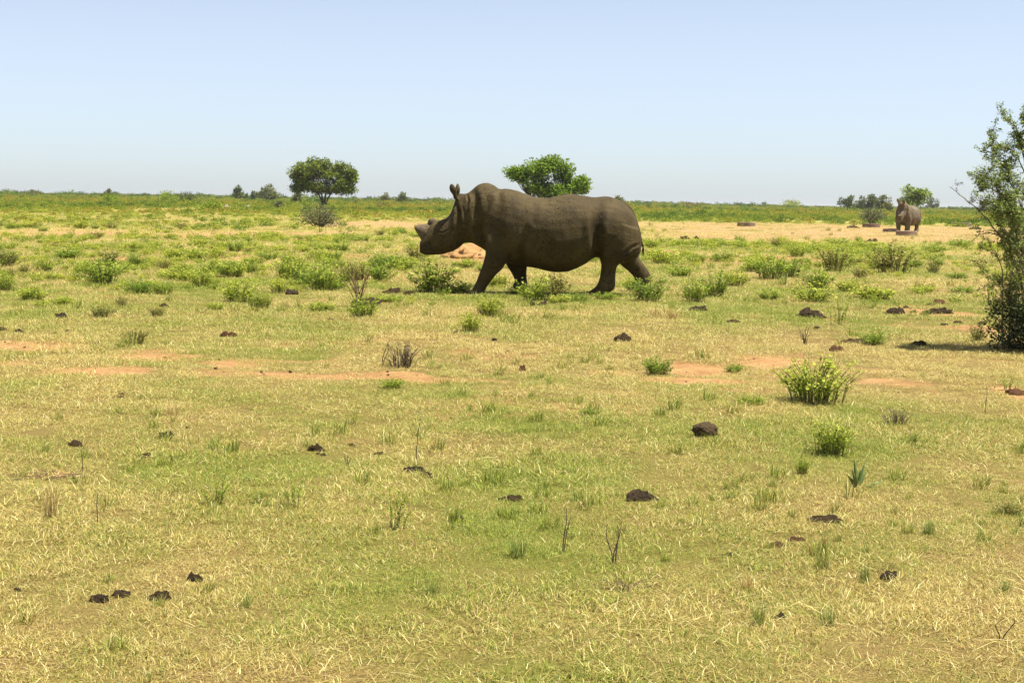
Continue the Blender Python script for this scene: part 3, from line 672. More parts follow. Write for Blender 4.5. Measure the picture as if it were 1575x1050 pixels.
# ------------------------------------------------------------------ thorn bush
def make_thorn_bush():
    base = ground_at(1624, 541); Yb = base.y
    root = empty('thorn_bush', (base.x, base.y, 0)); label(root, 'tall thorn bush with sparse pale leaves and a dense skirt with shade painted into its leaves near the clearing', 'bush')
    rng = np.random.RandomState(12); tb = MB(); cb = MB()
    def Pb(px, py, dy=0.):
        q = at_depth(px, py, Yb+dy); return Vector((q.x-base.x, q.y-base.y, q.z))
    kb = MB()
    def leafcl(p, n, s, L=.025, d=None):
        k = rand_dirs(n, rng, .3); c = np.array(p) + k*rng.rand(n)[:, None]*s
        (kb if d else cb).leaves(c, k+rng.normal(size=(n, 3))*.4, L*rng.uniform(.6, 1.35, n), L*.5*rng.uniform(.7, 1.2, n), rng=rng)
    def smooth(pts, m=5):
        out = []
        for i in range(len(pts)-1):
            p0 = pts[max(0, i-1)]; p1 = pts[i]; p2 = pts[i+1]; p3 = pts[min(len(pts)-1, i+2)]
            for j in range(m):
                t = j/m
                out.append(.5*((2*p1)+(p2-p0)*t+(2*p0-5*p1+4*p2-p3)*t*t+(3*p1-p0-3*p2+p3)*t*t*t) + Vector(rng.normal(size=3)*.006))
        out.append(pts[-1]); return out
    def branch(pts, r0, r1, leafy, twigs, depth=0, tl=.28):
        pp = smooth(pts); n = len(pp); rad = [r0+(r1-r0)*i/(n-1) for i in range(n)]
        tb.tube(pp, rad, 5 if r0 > .006 else 4)
        for i in range(n):
            t = i/(n-1)
            for _ in range(2):     # thorns
                if rng.rand() < .5:
                    d = Vector(rng.normal(size=3)).normalized(); tb.tube([pp[i], pp[i]+d*rng.uniform(.02, .045)], [.0016, .0004], 3, cap=False)
            if rng.rand() < leafy*(.35+.65*t): leafcl(pp[i], int(rng.randint(2, 7)), .035)
            if depth < 2 and t > .12 and rng.rand() < twigs:
                ax = (pp[min(i+1, n-1)]-pp[max(i-1, 0)]).normalized(); d = (ax*.5 + Vector(rng.normal(size=3))).normalized(); d.z += .25
                L = tl*rng.uniform(.4, 1.2)
                q = [pp[i], pp[i]+d*L*.5+Vector(rng.normal(size=3)*L*.08), pp[i]+d*L+Vector(rng.normal(size=3)*L*.12)]
                branch(q, max(r1, rad[i]*.5), .0014, leafy*1.15, twigs*.75, depth+1, tl*.6)
    branch([Pb(1622, 540), Pb(1602, 450), Pb(1594, 360), Pb(1597, 270), Pb(1592, 200)], .035, .006, .16, .3, tl=.40)
    branch([Pb(1608, 540, .2), Pb(1600, 430, .25), Pb(1592, 340, .3), Pb(1580, 275, .35), Pb(1574, 225, .35)], .028, .004, .2, .32, tl=.40)
    branch([Pb(1585, 520), Pb(1568, 420, -.1), Pb(1526, 347, -.15), Pb(1490, 311, -.2), Pb(1461, 288, -.2)], .011, .0022, .05, .22, tl=.10)
    branch([Pb(1592, 440), Pb(1552, 374, .1), Pb(1518, 358, .1), Pb(1493, 371, .15)], .009, .002, .06, .22, tl=.12)
    branch([Pb(1541, 540, -.1), Pb(1543, 470, -.1), Pb(1540, 410, -.1), Pb(1531, 394, -.1)], .009, .003, .25, .5, tl=.22)
    branch([Pb(1552, 540, .1), Pb(1553, 480, .1), Pb(1560, 430, .1)], .009, .003, .5, .6, tl=.22)
    branch([Pb(1584, 300), Pb(1566, 240), Pb(1540, 224), Pb(1519, 206)], .008, .002, .45, .6, tl=.16)
    branch([Pb(1580, 260), Pb(1569, 222, .1), Pb(1562, 196, .1), Pb(1546, 184, .1)], .008, .002, .7, .5, tl=.15)
    branch([Pb(1582, 360), Pb(1552, 305, -.1), Pb(1514, 288, -.1), Pb(1496, 281, -.1)], .009, .002, .75, .75, tl=.2)
    branch([Pb(1578, 330), Pb(1555, 282, .1), Pb(1540, 258, .1), Pb(1532, 246, .1)], .008, .002, .8, .7, tl=.2)
    branch([Pb(1578, 400), Pb(1556, 325, .2), Pb(1538, 300, .2), Pb(1528, 268, .2)], .008, .002, .8, .8, tl=.22)
    branch([Pb(1580, 420), Pb(1560, 345, -.2), Pb(1545, 322, -.2), Pb(1520, 310, -.2)], .008, .002, .6, .8, tl=.2)
    branch([Pb(1585, 230), Pb(1580, 205, .1), Pb(1576, 190, .1)], .007, .002, .7, .6, tl=.15)
    for px0, px1, py1, dy in ((1590, 1546, 400, -.15), (1596, 1556, 440, .2), (1586, 1540, 352, .25), (1592, 1560, 380, -.25), (1600, 1550, 470, .1), (1594, 1564, 330, 0.), (1588, 1532, 430, -.05)):
        branch([Pb(px0, 535, dy), Pb((px0*2+px1)/3, (535+py1)/2, dy), Pb((px0+px1*3)/4, py1+20, dy), Pb(px1, py1, dy)], .008, .002, .55, .7, tl=.26)
    for i in range(16):     # the rest of the bush, past the edge of the picture and behind
        a = rng.uniform(-1.9, 1.9); b0 = Vector((rng.uniform(-.12, .3), rng.uniform(-.2, .25), 0)); L = rng.uniform(.9, 1.9); sp = rng.uniform(.2, .75)
        ex = Vector((math.cos(a)*sp, math.sin(a)*sp, 0))
        branch([b0, b0+ex*.25+Vector((0, 0, L*.4)), b0+ex*.7+Vector((0, 0, L*.75)), b0+ex*1.1+Vector((0, 0, L))], rng.uniform(.012, .022), .003, .32, .34, tl=.36)
    # dense skirt at the foot, its shade painted into the leaf colour
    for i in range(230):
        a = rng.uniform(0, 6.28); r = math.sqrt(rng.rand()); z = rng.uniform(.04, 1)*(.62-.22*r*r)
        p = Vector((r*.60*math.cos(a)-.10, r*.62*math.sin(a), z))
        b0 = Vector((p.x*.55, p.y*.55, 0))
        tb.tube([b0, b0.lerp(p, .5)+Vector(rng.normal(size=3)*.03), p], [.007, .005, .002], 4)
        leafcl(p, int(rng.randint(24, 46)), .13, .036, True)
    link('branches', tb.mesh('thorn_branches', [M_TWIG]), root); link('leaves', cb.mesh('thorn_leaves', [M_THORN]), root); label(link('shade_painted_skirt_leaves', kb.mesh('shade_painted_skirt_leaves', [M_SKIRT_SHADE]), root), 'dense leaves at the foot of the bush with shade painted into their colour')
make_thorn_bush()

# ------------------------------------------------------------------ herbs
def herb_parts(seed, W, H, stems, lps, L, droop=.3, spread=1.0, tip=.25, fill=.35):
    """leafy herb: curved stems from one crown, leaves up each stem, paler at the tips"""
    rng = np.random.RandomState(seed); fb = MB(); sb = MB()
    cs, ds, rr, ls = [], [], [], []
    for s in range(stems):
        a = rng.uniform(0, 6.28); out = W*.5*math.sqrt(rng.rand())*spread; h = H*rng.uniform(.5, 1.08)*(1-.22*(out/(W*.5))**2)
        b0 = np.array([rng.normal()*W*.06 + out*.45*math.cos(a), rng.normal()*W*.06 + out*.45*math.sin(a), -.01]); e = b0 + np.array([out*.6*math.cos(a), out*.6*math.sin(a), h])
        m1 = b0*.5 + e*.5 + np.array([-out*.15*math.cos(a), -out*.15*math.sin(a), h*.08])
        sb.tube([tuple(b0), tuple(m1), tuple(e)], [.0035, .0028, .0014], 3, cap=False)
        for k in range(lps):
            t = rng.uniform(fill*.4, 1)**.8
            p = (1-t)**2*b0 + 2*t*(1-t)*(2*m1-.5*b0-.5*e) + t*t*e
            d = rng.normal(size=3); d[2] = d[2]*.45 + .35 - droop*rng.rand()
            cs.append(p + rng.normal(size=3)*W*.025); ds.append(d); rr.append(min(1, max(0, rng.rand()*.62 + (tip if t > .82 else 0)*rng.rand()*1.5 + .12*t))); ls.append(L*rng.uniform(.6, 1.35))
    cs = np.array(cs); cs[:, 2] = np.maximum(cs[:, 2], .004)
    fb.leaves(cs, np.array(ds), np.array(ls), np.array(ls)*.46, np.array(rr), rng=rng)
    return fb, sb
HERBS = {}
def herb_set(kind, mat, n, **kw):
    HERBS[kind] = []
    for i in range(n):
        fb, sb = herb_parts(kw.pop('seed0', 100)+i*13+len(kind), **kw) if False else herb_parts(100+i*13+sum(map(ord, kind)), **kw)
        HERBS[kind].append((fb.mesh(kind+'_foliage', [mat]), sb.mesh(kind+'_stems', [M_STEM if mat is not M_DRYL else M_TWIG])))
# all herbs are modelled 1 m wide / 0.7 m tall in proportion 0.5:0.35, then scaled
herb_set('leafy', M_HERB, 5, W=.50, H=.35, stems=62, lps=17, L=.031, tip=.5, spread=1.2)
herb_set('bushy', M_HERB, 4, W=.50, H=.26, stems=66, lps=15, L=.033, tip=.4, spread=1.2)
herb_set('olive', M_OLIVE, 4, W=.50, H=.36, stems=60, lps=14, L=.031, tip=.3, spread=1.15)
herb_set('sprig', M_HERB, 4, W=.34, H=.36, stems=9, lps=26, L=.022, tip=.2, fill=.2)
herb_set('dead', M_DRYL, 3, W=.50, H=.34, stems=60, lps=5, L=.022, tip=.2)
herb_set('fine', M_HERB, 3, W=.50, H=.35, stems=80, lps=26, L=.024, tip=.5, spread=1.1)
hcount = {}
HNAME = {'fine': 'leafy_herb', 'leafy': 'leafy_herb', 'bushy': 'low_herb', 'olive': 'olive_herb', 'sprig': 'upright_sprig', 'dead': 'dead_herb'}
def herb(kind, px, py, w, h, text, group=None, cat='plant', variant=None, pos=None):
    i = hcount.get(kind, 0); hcount[kind] = i+1
    if pos is None:
        q = ground_at(px, py); W = w/ppm(q.y); H = h/ppm(q.y); x, y = q.x, q.y+W*.25
    else: x, y, W, H = pos
    fm, sm = HERBS[kind][(i if variant is None else variant) % len(HERBS[kind])]
    root = empty(HNAME[kind], (x, y, gz(x, y)), rs.uniform(0, 6.28)); label(root, text, cat, group)
    fo = link('foliage', fm, root); so = link('stems', sm, root)
    bw = .34 if kind == 'sprig' else .5; bh = {'fine': .35, 'leafy': .35, 'bushy': .26, 'olive': .36, 'sprig': .36, 'dead': .34}[kind]
    root.scale = (W/bw, W/bw, H/bh)
    return root
# single plants in the open grass
herb('fine', 1262, 622, 112, 78, 'largest leafy green bush-like herb in the open short grass', variant=0)
herb('fine', 1281, 702, 74, 60, 'dense pale-tipped herb standing behind the blade-leaved succulent', variant=1)
herb('fine', 1234, 733, 24, 30, 'small green herb between the dense herb and the succulent')
herb('fine', 725, 511, 40, 34, 'nearer one of two touching green herbs near the rhinoceros front foot')
herb('fine', 752, 488, 46, 34, 'farther one of two touching green herbs near the rhinoceros front foot')
herb('bushy', 1012, 574, 46, 30, 'green herb on the edge of the orange soil patch facing the rhinoceros rump', variant=2)
herb('bushy', 1347, 532, 42, 24, 'bright green herb beside the grey clod near the thorn bush', variant=1)
herb('bushy', 603, 598, 40, 18, 'low dark green cushion plant below the dead twiggy bush', variant=3)
herb('bushy', 1130, 570, 30, 14, 'tiny dark green herb between two orange soil patches')
herb('sprig', 766, 577, 30, 24, 'fine green tuft herb standing alone beside the small red clod')
herb('bushy', 909, 641, 32, 12, 'small broad-leaved rosette in the short grass below the brown rock')
herb('bushy', 1161, 624, 42, 16, 'flat yellow-green herb next to the largest leafy herb')
herb('sprig', 565, 528, 28, 20, 'thin grey-green herb near the dead twiggy bush')
herb('sprig', 328, 778, 62, 52, 'spreading herb with upright leafy sprigs near the tall dry tuft', variant=0)
herb('sprig', 397, 781, 38, 28, 'short leafy sprig between two larger sprig herbs')
herb('sprig', 450, 786, 50, 54, 'dark green herb of three upright leafy sprigs', variant=2)
herb('sprig', 602, 821, 62, 84, 'sparse straggly herb with bare stems in the short grass', variant=3)
herb('sprig', 540, 650, 30, 30, 'pair of small upright sprigs above the thin curved stalk')
herb('olive', 205, 531, 44, 28, 'small spiky dark olive herb on the orange soil', variant=1)
herb('dead', 618, 566, 78, 46, 'dead brown twiggy bush on bare soil facing the rhinoceros head', variant=0)
herb('dead', 1382, 655, 54, 30, 'wilted dark brown plant beside the dense pale-tipped herb', variant=1)
herb('sprig', 1405, 682, 30, 30, 'thin upright weed beside the wilted brown plant')
herb('olive', 1505, 527, 34, 30, 'straggly weed at the shaded foot of the thorn bush')
herb('sprig', 1419, 584, 14, 14, 'tiny weed in the open between the clods and the thorn bush')
herb('sprig', 1552, 602, 36, 26, 'weed growing on the small red earth heap')
herb('sprig', 1292, 500, 40, 48, 'tall green herb rising just behind the black dung heap', variant=1)
herb('leafy', 557, 490, 52, 38, 'green herb at the foot of the brown twiggy plant')
herb('bushy', 600, 466, 44, 12, 'flat bright green mat beside the brown twiggy plant')
herb('olive', 1556, 792, 50, 20, 'wilted dark herb on a scrap of red soil in the short grass')
# the belt of herbs round the walking rhinoceros
BELT = 'green herbs in the belt around the walking rhinoceros'
BK = {'leafy': 'leafy bright green herb', 'bushy': 'low bushy green herb', 'olive': 'wispy olive herb', 'sprig': 'thin upright green weed'}
def belt(k, px, py, w, h, pos=None):
    if pos is None:
        q = ground_at(px, py); x, y, W = q.x, q.y, w/ppm(q.y)
    else: x, y, W = pos[:3]
    size = 'large' if W > .6 else ('small' if W < .36 else 'middle-sized')
    if y > 44: where = 'far beyond the walking rhinoceros, ' + ('towards the feeding rings' if x > 3 else 'towards the lone acacia')
    elif x < RBASE.x-1.7: where = 'ahead of the walking rhinoceros' if y < 32 else 'beyond the muzzle of the walking rhinoceros'
    elif x > RBASE.x+2.0: where = 'behind the tail of the walking rhinoceros' if y < 32 else 'beyond the rump of the walking rhinoceros'
    else: where = 'at the feet of the walking rhinoceros' if y < YR+1.5 else 'just past the far side of the walking rhinoceros'
    herb(k, px, py, w, h, size + ' ' + BK[k] + ' ' + where, BELT, pos=pos)
for k, px, py, w, h in [
    ('leafy', 6, 448, 32, 32), ('bushy', 46, 464, 42, 24), ('leafy', 12, 406, 32, 24), ('leafy', 68, 419, 32, 24), ('olive', 35, 421, 22, 16), ('leafy', 152, 438, 72, 48), ('bushy', 94, 470, 38, 16),
    ('bushy', 210, 453, 50, 26), ('bushy', 249, 454, 34, 22), ('leafy', 208, 409, 34, 22), ('leafy', 307, 441, 40, 34), ('leafy', 363, 467, 62, 40), ('leafy', 393, 475, 28, 28), ('olive', 152, 489, 50, 20),
    ('olive', 241, 488, 30, 18), ('bushy', 101, 399, 44, 20), ('bushy', 279, 421, 36, 20), ('leafy', 355, 426, 46, 30), ('leafy', 383, 421, 34, 26), ('bushy', 269, 397, 30, 16), ('olive', 185, 474, 20, 18),
    ('leafy', 448, 430, 60, 48), ('leafy', 405, 476, 26, 28), ('leafy', 497, 447, 66, 50), ('olive', 537, 432, 36, 34), ('bushy', 593, 414, 58, 28), ('leafy', 664, 450, 80, 54), ('bushy', 702, 450, 52, 18),
    ('bushy', 717, 412, 34, 18), ('bushy', 494, 481, 44, 16), ('sprig', 658, 489, 34, 24), ('leafy', 823, 464, 56, 46), ('olive', 856, 457, 44, 38), ('leafy', 888, 466, 44, 18), ('leafy', 932, 461, 42, 14),
    ('leafy', 1000, 464, 66, 44), ('leafy', 1070, 465, 50, 42), ('leafy', 1103, 457, 48, 46), ('bushy', 1133, 440, 40, 26), ('leafy', 1021, 407, 54, 28), ('bushy', 1047, 427, 44, 22), ('sprig', 1103, 502, 30, 26),
    ('leafy', 1190, 432, 64, 42), ('leafy', 1220, 427, 44, 34), ('leafy', 1259, 445, 56, 36), ('leafy', 1251, 465, 66, 34), ('olive', 1285, 419, 64, 44), ('olive', 1378, 421, 84, 48), ('olive', 1437, 421, 24, 24),
    ('bushy', 1472, 431, 32, 14), ('olive', 1325, 430, 30, 20), ('bushy', 1353, 461, 74, 24), ('bushy', 1305, 450, 40, 22), ('leafy', 1185, 462, 40, 22), ('bushy', 1158, 420, 36, 22), ('bushy', 1420, 452, 46, 14),
    ('bushy', 1485, 452, 40, 14), ('leafy', 428, 452, 34, 26), ('bushy', 330, 478, 30, 14), ('olive', 640, 400, 40, 26), ('leafy', 1100, 380, 30, 14), ('bushy', 1480, 380, 36, 14), ('bushy', 1440, 388, 40, 14),
    ('bushy', 1335, 382, 50, 14), ('bushy', 1290, 376, 40, 10), ('leafy', 1180, 405, 30, 18), ('bushy', 745, 418, 30, 14), ('bushy', 765, 440, 34, 22), ('leafy', 800, 454, 34, 22), ('leafy', 860, 470, 36, 18), ('leafy', 975, 448, 40, 26)]:
    belt(k, px, py, w, h)
# fill the belt
rng = np.random.RandomState(44); n = 0
occupied = []
while n < 200:
    y = rng.uniform(22, 62); x = rng.uniform(-.40*y-1, .40*y+1)
    if abs(x-RBASE.x) < 2.2 and abs(y-YR) < 1.3: continue
    if vnoise(x*.28, y*.16, 300) < .42 or bare_mask(x, y) > .45: continue
    W = rng.uniform(.22, .62); k = ('leafy', 'bushy', 'olive', 'sprig', 'bushy')[rng.randint(5)]
    H = W*rng.uniform(.40, .72)
    if any(abs(x-a) < .25 and abs(y-b_) < .35 for a, b_ in occupied): continue
    occupied.append((x, y))
    belt(k, 0, 0, 0, 0, (x, y, W, H)); n += 1

# brown twiggy plant, stalks, tall grass tufts, succulent
def twig_plant(name, text, px, py, h, w, n, mat, rad=.004, seed=1, cat='plant', leafm=None, nl=0, group=None, fork=2):
    q = ground_at(px, py); H = h/ppm(q.y); W = w/ppm(q.y); rng = np.random.RandomState(seed)
    tb = MB(); lb = MB()
    for i in range(n):
        a = rng.uniform(0, 6.28); out = W*.5*rng.uniform(.2, 1); hh = H*rng.uniform(.6, 1.0)
        b0 = Vector((rng.normal()*W*.05, rng.normal()*W*.05, -.02)); e = b0+Vector((math.cos(a)*out, math.sin(a)*out*.8, hh))
        m1 = b0.lerp(e, .35)+Vector((-.18*out*math.cos(a), -.1*out, 0)); m2 = b0.lerp(e, .7)+Vector((-.12*out*math.cos(a)+rng.normal()*.012, 0, rng.normal()*.01))
        tb.tube([b0, m1, m2, e], [rad, rad*.85, rad*.65, rad*.35], 4)
        for _ in range(fork):
            s = m1.lerp(e, rng.uniform(0, .8)); d = Vector((rng.normal(), rng.normal(), abs(rng.normal())*.9+.4)).normalized()
            tb.tube([s, s+d*H*rng.uniform(.08, .22)], [rad*.5, rad*.2], 3)
        if nl:
            t = rng.rand(nl); pts = np.array([tuple(m1.lerp(e, k)) for k in t])
            lb.leaves(pts, rng.normal(size=(nl, 3))+np.array([0, 0, .5]), .022, .009, rng=rng)
    if nl:
        root = empty(name, (q.x, q.y, gz(q.x, q.y))); link('stems', tb.mesh(name, [mat]), root); link('leaves', lb.mesh(name+'_leaves', [leafm]), root)
    else:
        root = link(name, tb.mesh(name, [mat])); root.location = (q.x, q.y, gz(q.x, q.y))
    label(root, text, cat, group); return root
twig_plant('twiggy_plant', 'tall brown twiggy plant with reddish dead leaves among green herbs', 552, 474, 66, 56, 13, M_TWIG, .006, 3, 'plant', M_REDL, 26)
twig_plant('dry_twig', 'single long twig arching out of the dead brown bush', 590, 562, 50, 40, 2, M_TWIG, .004, 8, 'twig')
twig_plant('dry_stalk', 'thin curved dark stalk standing beside the long black dung', 640, 711, 98, 22, 1, M_TWIG, .0035, 9, 'stalk', fork=0)
twig_plant('dry_stalk', 'thin dark stalk behind the spread of dry litter', 127, 724, 70, 14, 1, M_TWIG, .0032, 10, 'stalk', fork=1)
twig_plant('dry_stalk', 'knotted grey stalk beside the tall dry grass tuft', 150, 806, 70, 14, 1, M_TWIG, .0035, 11, 'stalk', fork=3)
twig_plant('dry_stalk', 'forked bare stalk leaning beside the bright green grass tuft', 868, 852, 90, 50, 2, M_TWIG, .003, 12, 'stalk')
twig_plant('dry_stalk', 'reddish bare stalk of a dry weed above a tangle of twigs', 942, 868, 78, 40, 3, M_TWIG, .0032, 13, 'stalk')
twig_plant('dry_stalk', 'cluster of upright dark stalks below the black dung heap', 1237, 532, 36, 26, 7, M_TWIG, .005, 14, 'stalk', fork=0)
twig_plant('dry_stalk', 'pair of thin bare stalks in short dry grass away from any herb', 1538, 990, 75, 50, 2, M_TWIG, .003, 15, 'stalk', fork=1)
twig_plant('dry_stalk', 'slender weed stalk near the wilted brown plant and red earth heap', 1515, 640, 60, 10, 1, M_TWIG, .003, 16, 'stalk', fork=2)
twig_plant('dry_stalk', 'short grey stalks on the far side of the sprig pair', 535, 716, 34, 16, 3, M_TWIG, .003, 17, 'stalk', fork=0)
twig_plant('dry_litter', 'spread of matted dark dry litter flattened on the grass', 62, 732, 12, 150, 60, M_TWIG, .003, 19, 'litter')
twig_plant('fallen_twig', 'dark tangle of low twigs under the reddish bare stalk', 960, 905, 24, 110, 20, M_TWIG, .0018, 18, 'twig')

def tuft_mesh(seed, n, R, h0, h1, lean, wid, mat, name='grass_tuft'):
    me = MB(); grass_blades(me, np.random.RandomState(seed), n, R, h0, h1, lean, wid); return me.mesh(name, [mat])
def grass_blades(mb, rng, n, R, h0, h1, lean, wid):
    a = rng.uniform(0, 2*np.pi, n); r = R*np.sqrt(rng.rand(n)); b = np.stack([r*np.cos(a), r*np.sin(a), np.full(n, -.004)], 1)
    L = rng.uniform(h0, h1, n); az = rng.uniform(0, 2*np.pi, n); th = np.abs(rng.uniform(lean[0], lean[1], n))
    d = np.stack([np.sin(th)*np.cos(az), np.sin(th)*np.sin(az), np.cos(th)], 1)
    bend = rng.uniform(.1, .45, n)
    hor = np.stack([np.cos(az), np.sin(az), np.zeros(n)], 1)
    m = b + d*(L*.55)[:, None]; t = b + d*L[:, None] + hor*(L*bend*.5)[:, None]; t[:, 2] -= L*bend*.25
    t[:, 2] = np.maximum(t[:, 2], .003)
    sa = az + np.pi/2 + rng.uniform(-.6, .6, n); sd = np.stack([np.cos(sa), np.sin(sa), np.zeros(n)], 1)*(wid*rng.uniform(.6, 1.3, n)*.5)[:, None]
    v = np.stack([b-sd, b+sd, m+sd*.85, m-sd*.85, t], 1).reshape(-1, 3); k = np.arange(n)*5
    f = [(i, i+1, i+2, i+3) for i in k] + [(i+3, i+2, i+4) for i in k]
    mb.add(v, f, np.repeat(rng.rand(n), 5))
TG = [tuft_mesh(200+i, 70, .05, .08, .19, (.05, .75), .0042, M_TALLG) for i in range(3)]
TD = [tuft_mesh(220+i, 80, .05, .10, .24, (.05, .6), .004, M_TALLD, 'dry_tuft') for i in range(2)]
def tuft(i, px, py, w, h, text, dry=False):
    q = ground_at(px, py); me = (TD if dry else TG)[i % (2 if dry else 3)]
    o = link('dry_grass_tuft' if dry else 'grass_tuft', me); o.location = (q.x, q.y, gz(q.x, q.y)); o.rotation_euler = (0, 0, rs.uniform(0, 6))
    W = w/ppm(q.y); H = h/ppm(q.y); o.scale = (W/.24, W/.24, H/(.2 if dry else .165)); label(o, text, 'grass tuft', 'tall grass tufts in the short grass')
tuft(0, 795, 862, 60, 44, 'bright green grass tuft beside the forked bare stalk')
tuft(1, 1264, 872, 56, 40, 'green grass tuft below the pair of brown dung scraps')
tuft(2, 1330, 892, 44, 36, 'green grass tuft right beside the black dung lump with a white edge')
tuft(0, 1168, 962, 46, 52, 'tall green grass tuft leaning over a small dung lump')
tuft(1, 1272, 962, 60, 36, 'loose green grass tuft beyond the small dung lump')
tuft(2, 664, 918, 60, 30, 'bluish green grass tuft alone in the short grass')
tuft(0, 1428, 822, 36, 30, 'small grass tuft standing alone between herb and dung')
tuft(1, 1545, 912, 46, 26, 'green grass tuft near the wilted herb on red soil')
tuft(2, 380, 935, 44, 30, 'grass tuft near the brown-faced dung lump of the row of three')
tuft(0, 78, 800, 46, 72, 'tall straw-coloured grass tuft below the dry litter', True)
tuft(1, 1030, 492, 60, 24, 'pale dry grass tuft beyond the brown rock', True)
tuft(0, 1005, 488, 40, 20, 'short dry grass tuft at the edge of the herb belt near the rump', True)
tuft(1, 265, 640, 40, 24, 'straw-coloured tuft beside the open orange soil', True)
tuft(0, 1150, 905, 40, 36, 'dry tuft next to the tall green grass tuft', True)
# blade-leaved succulent
def succulent():
    q = ground_at(1319, 748); s = 1/ppm(q.y); root = empty('succulent_plant', (q.x, q.y, gz(q.x, q.y))); label(root, 'blade-leaved succulent with one leaf lying on the grass', 'plant')
    for i, (dx, h, tw) in enumerate([(-20, 22, .1), (-13, 31, .2), (-5, 43, .0), (4, 27, -.1), (15, 22, .3), (-1, 22, .5), (-15, 14, .4), (12, 38, -.2), (44, 11, .1), (8, 14, .2), (-8, 26, .6)]):
        mb = MB(); e = Vector((dx*s, rs.uniform(-.05, .05), h*s)); b0 = Vector((dx*s*.12, 0, -.02))
        m1 = b0.lerp(e, .5)+Vector((0, 0, .012)); w = .0095
        u = Vector((math.cos(tw), math.sin(tw), 0)); nn = Vector((-math.sin(tw), math.cos(tw), 0))*.006
        if dx > 40: u = Vector((0, 1, 0)); nn = Vector((0, 0, .006)); e = Vector((44*s, .02, .03))
        V = []
        for p, k in ((b0, 1), (b0.lerp(m1, .6), 1.05), (m1, .9), (m1.lerp(e, .6), .55)): V += [p-u*w*k, p-nn*k, p+u*w*k, p+nn*k]
        V.append(e); F = []
        for j in range(3):
            for k in range(4): F.append((j*4+k, j*4+(k+1) % 4, j*4+4+(k+1) % 4, j*4+4+k))
        for k in range(4): F.append((12+k, 12+(k+1) % 4, 16))
        mb.add([tuple(v) for v in V], F, rs.rand()); link('leaf', mb.mesh('succulent_leaf', [M_BLADE]), root)
succulent()

# ------------------------------------------------------------------ dung, clods, stones, mound
def lump_mesh(seed, mat, lobes=5, rough=.12, sub=4, flat=.6, full=False):
    rng = np.random.RandomState(seed); bm = bmesh.new()
    for k in range(lobes):
        r = .5*rng.uniform(.45, .8) if lobes > 1 else .5
        tmp = bmesh.ops.create_icosphere(bm, subdivisions=sub if lobes == 1 else 3, radius=1)
        c = Vector((rng.uniform(-1, 1)*(.5-r*.7), rng.uniform(-1, 1)*(.5-r*.7), 0)) if lobes > 1 else Vector()
        sc = Vector((r*rng.uniform(.8, 1.2), r*rng.uniform(.8, 1.2), r*rng.uniform(.7, 1.2)))
        off = Vector(rng.uniform(0, 50, 3))
        for v in tmp['verts']:
            d = v.co.copy(); n1 = mnoise.noise(d*1.6+off); n2 = mnoise.noise(d*4.5+off); n3 = mnoise.noise(d*11+off)
            kf = 1 + rough*(1.6*n1+1.0*n2+.5*n3)
            v.co = c + Vector((d.x*sc.x, d.y*sc.y, d.z*sc.z))*kf
    zs = [v.co.z for v in bm.verts]; top = max(zs); lo = min(zs)
    if full:
        for v in bm.verts: v.co.z = ((v.co.z-lo)/(top-lo)-.08)/.92
        top = 1
    for v in bm.verts: v.co.z = max(v.co.z, -.18*top)/top if v.co.z > -.18*top else -.18
    me = bpy.data.meshes.new('lump'); bm.to_mesh(me); bm.free(); me.materials.append(mat)
    me.polygons.foreach_set('use_smooth', np.ones(len(me.polygons), dtype=bool)); return me
LM = {'dung': [lump_mesh(300+i, M_DUNG, 6, .34) for i in range(5)], 'dry': [lump_mesh(320+i, M_DUNGB, 6, .36) for i in range(4)], 'clod': [lump_mesh(340+i, M_CLOD, 3, .26) for i in range(4)],
      'ball': [lump_mesh(360, M_BALL, 1, .10, 5, full=True)], 'rock': [lump_mesh(370, M_DUNGB, 4, .30)], 'stone': [lump_mesh(380, M_STONE, 2, .2), lump_mesh(381, M_STONE, 2, .25)], 'mound': [lump_mesh(390, M_MOUND, 9, .42)]}
LN = {'dung': ('dung_clump', 'dung'), 'dry': ('dry_dung_clump', 'dung'), 'clod': ('earth_clod', 'clod'), 'ball': ('dung_ball', 'dung'), 'rock': ('rock', 'rock'), 'stone': ('pale_stone', 'stone'), 'mound': ('earth_mound', 'mound')}
lc = 0
def lump(kind, px, py, w, h, text, group=None, aspect=.8):
    global lc; lc += 1
    q = ground_at(px, py); s = w/ppm(q.y); H = h/ppm(q.y)
    o = link(LN[kind][0], LM[kind][lc % len(LM[kind])]); o.location = (q.x, q.y+s*.3, gz(q.x, q.y+s*.3)-.002)
    o.scale = (s*1.08, s*aspect, H*.95); o.rotation_euler = (0, 0, rs.uniform(-.5, .5) + (math.pi if lc % 2 else 0)); label(o, text, LN[kind][1], group); return o
SC = 'small dark dung crumbs scattered in the grass'; ST = 'small dark dung crumb scattered in the grass'
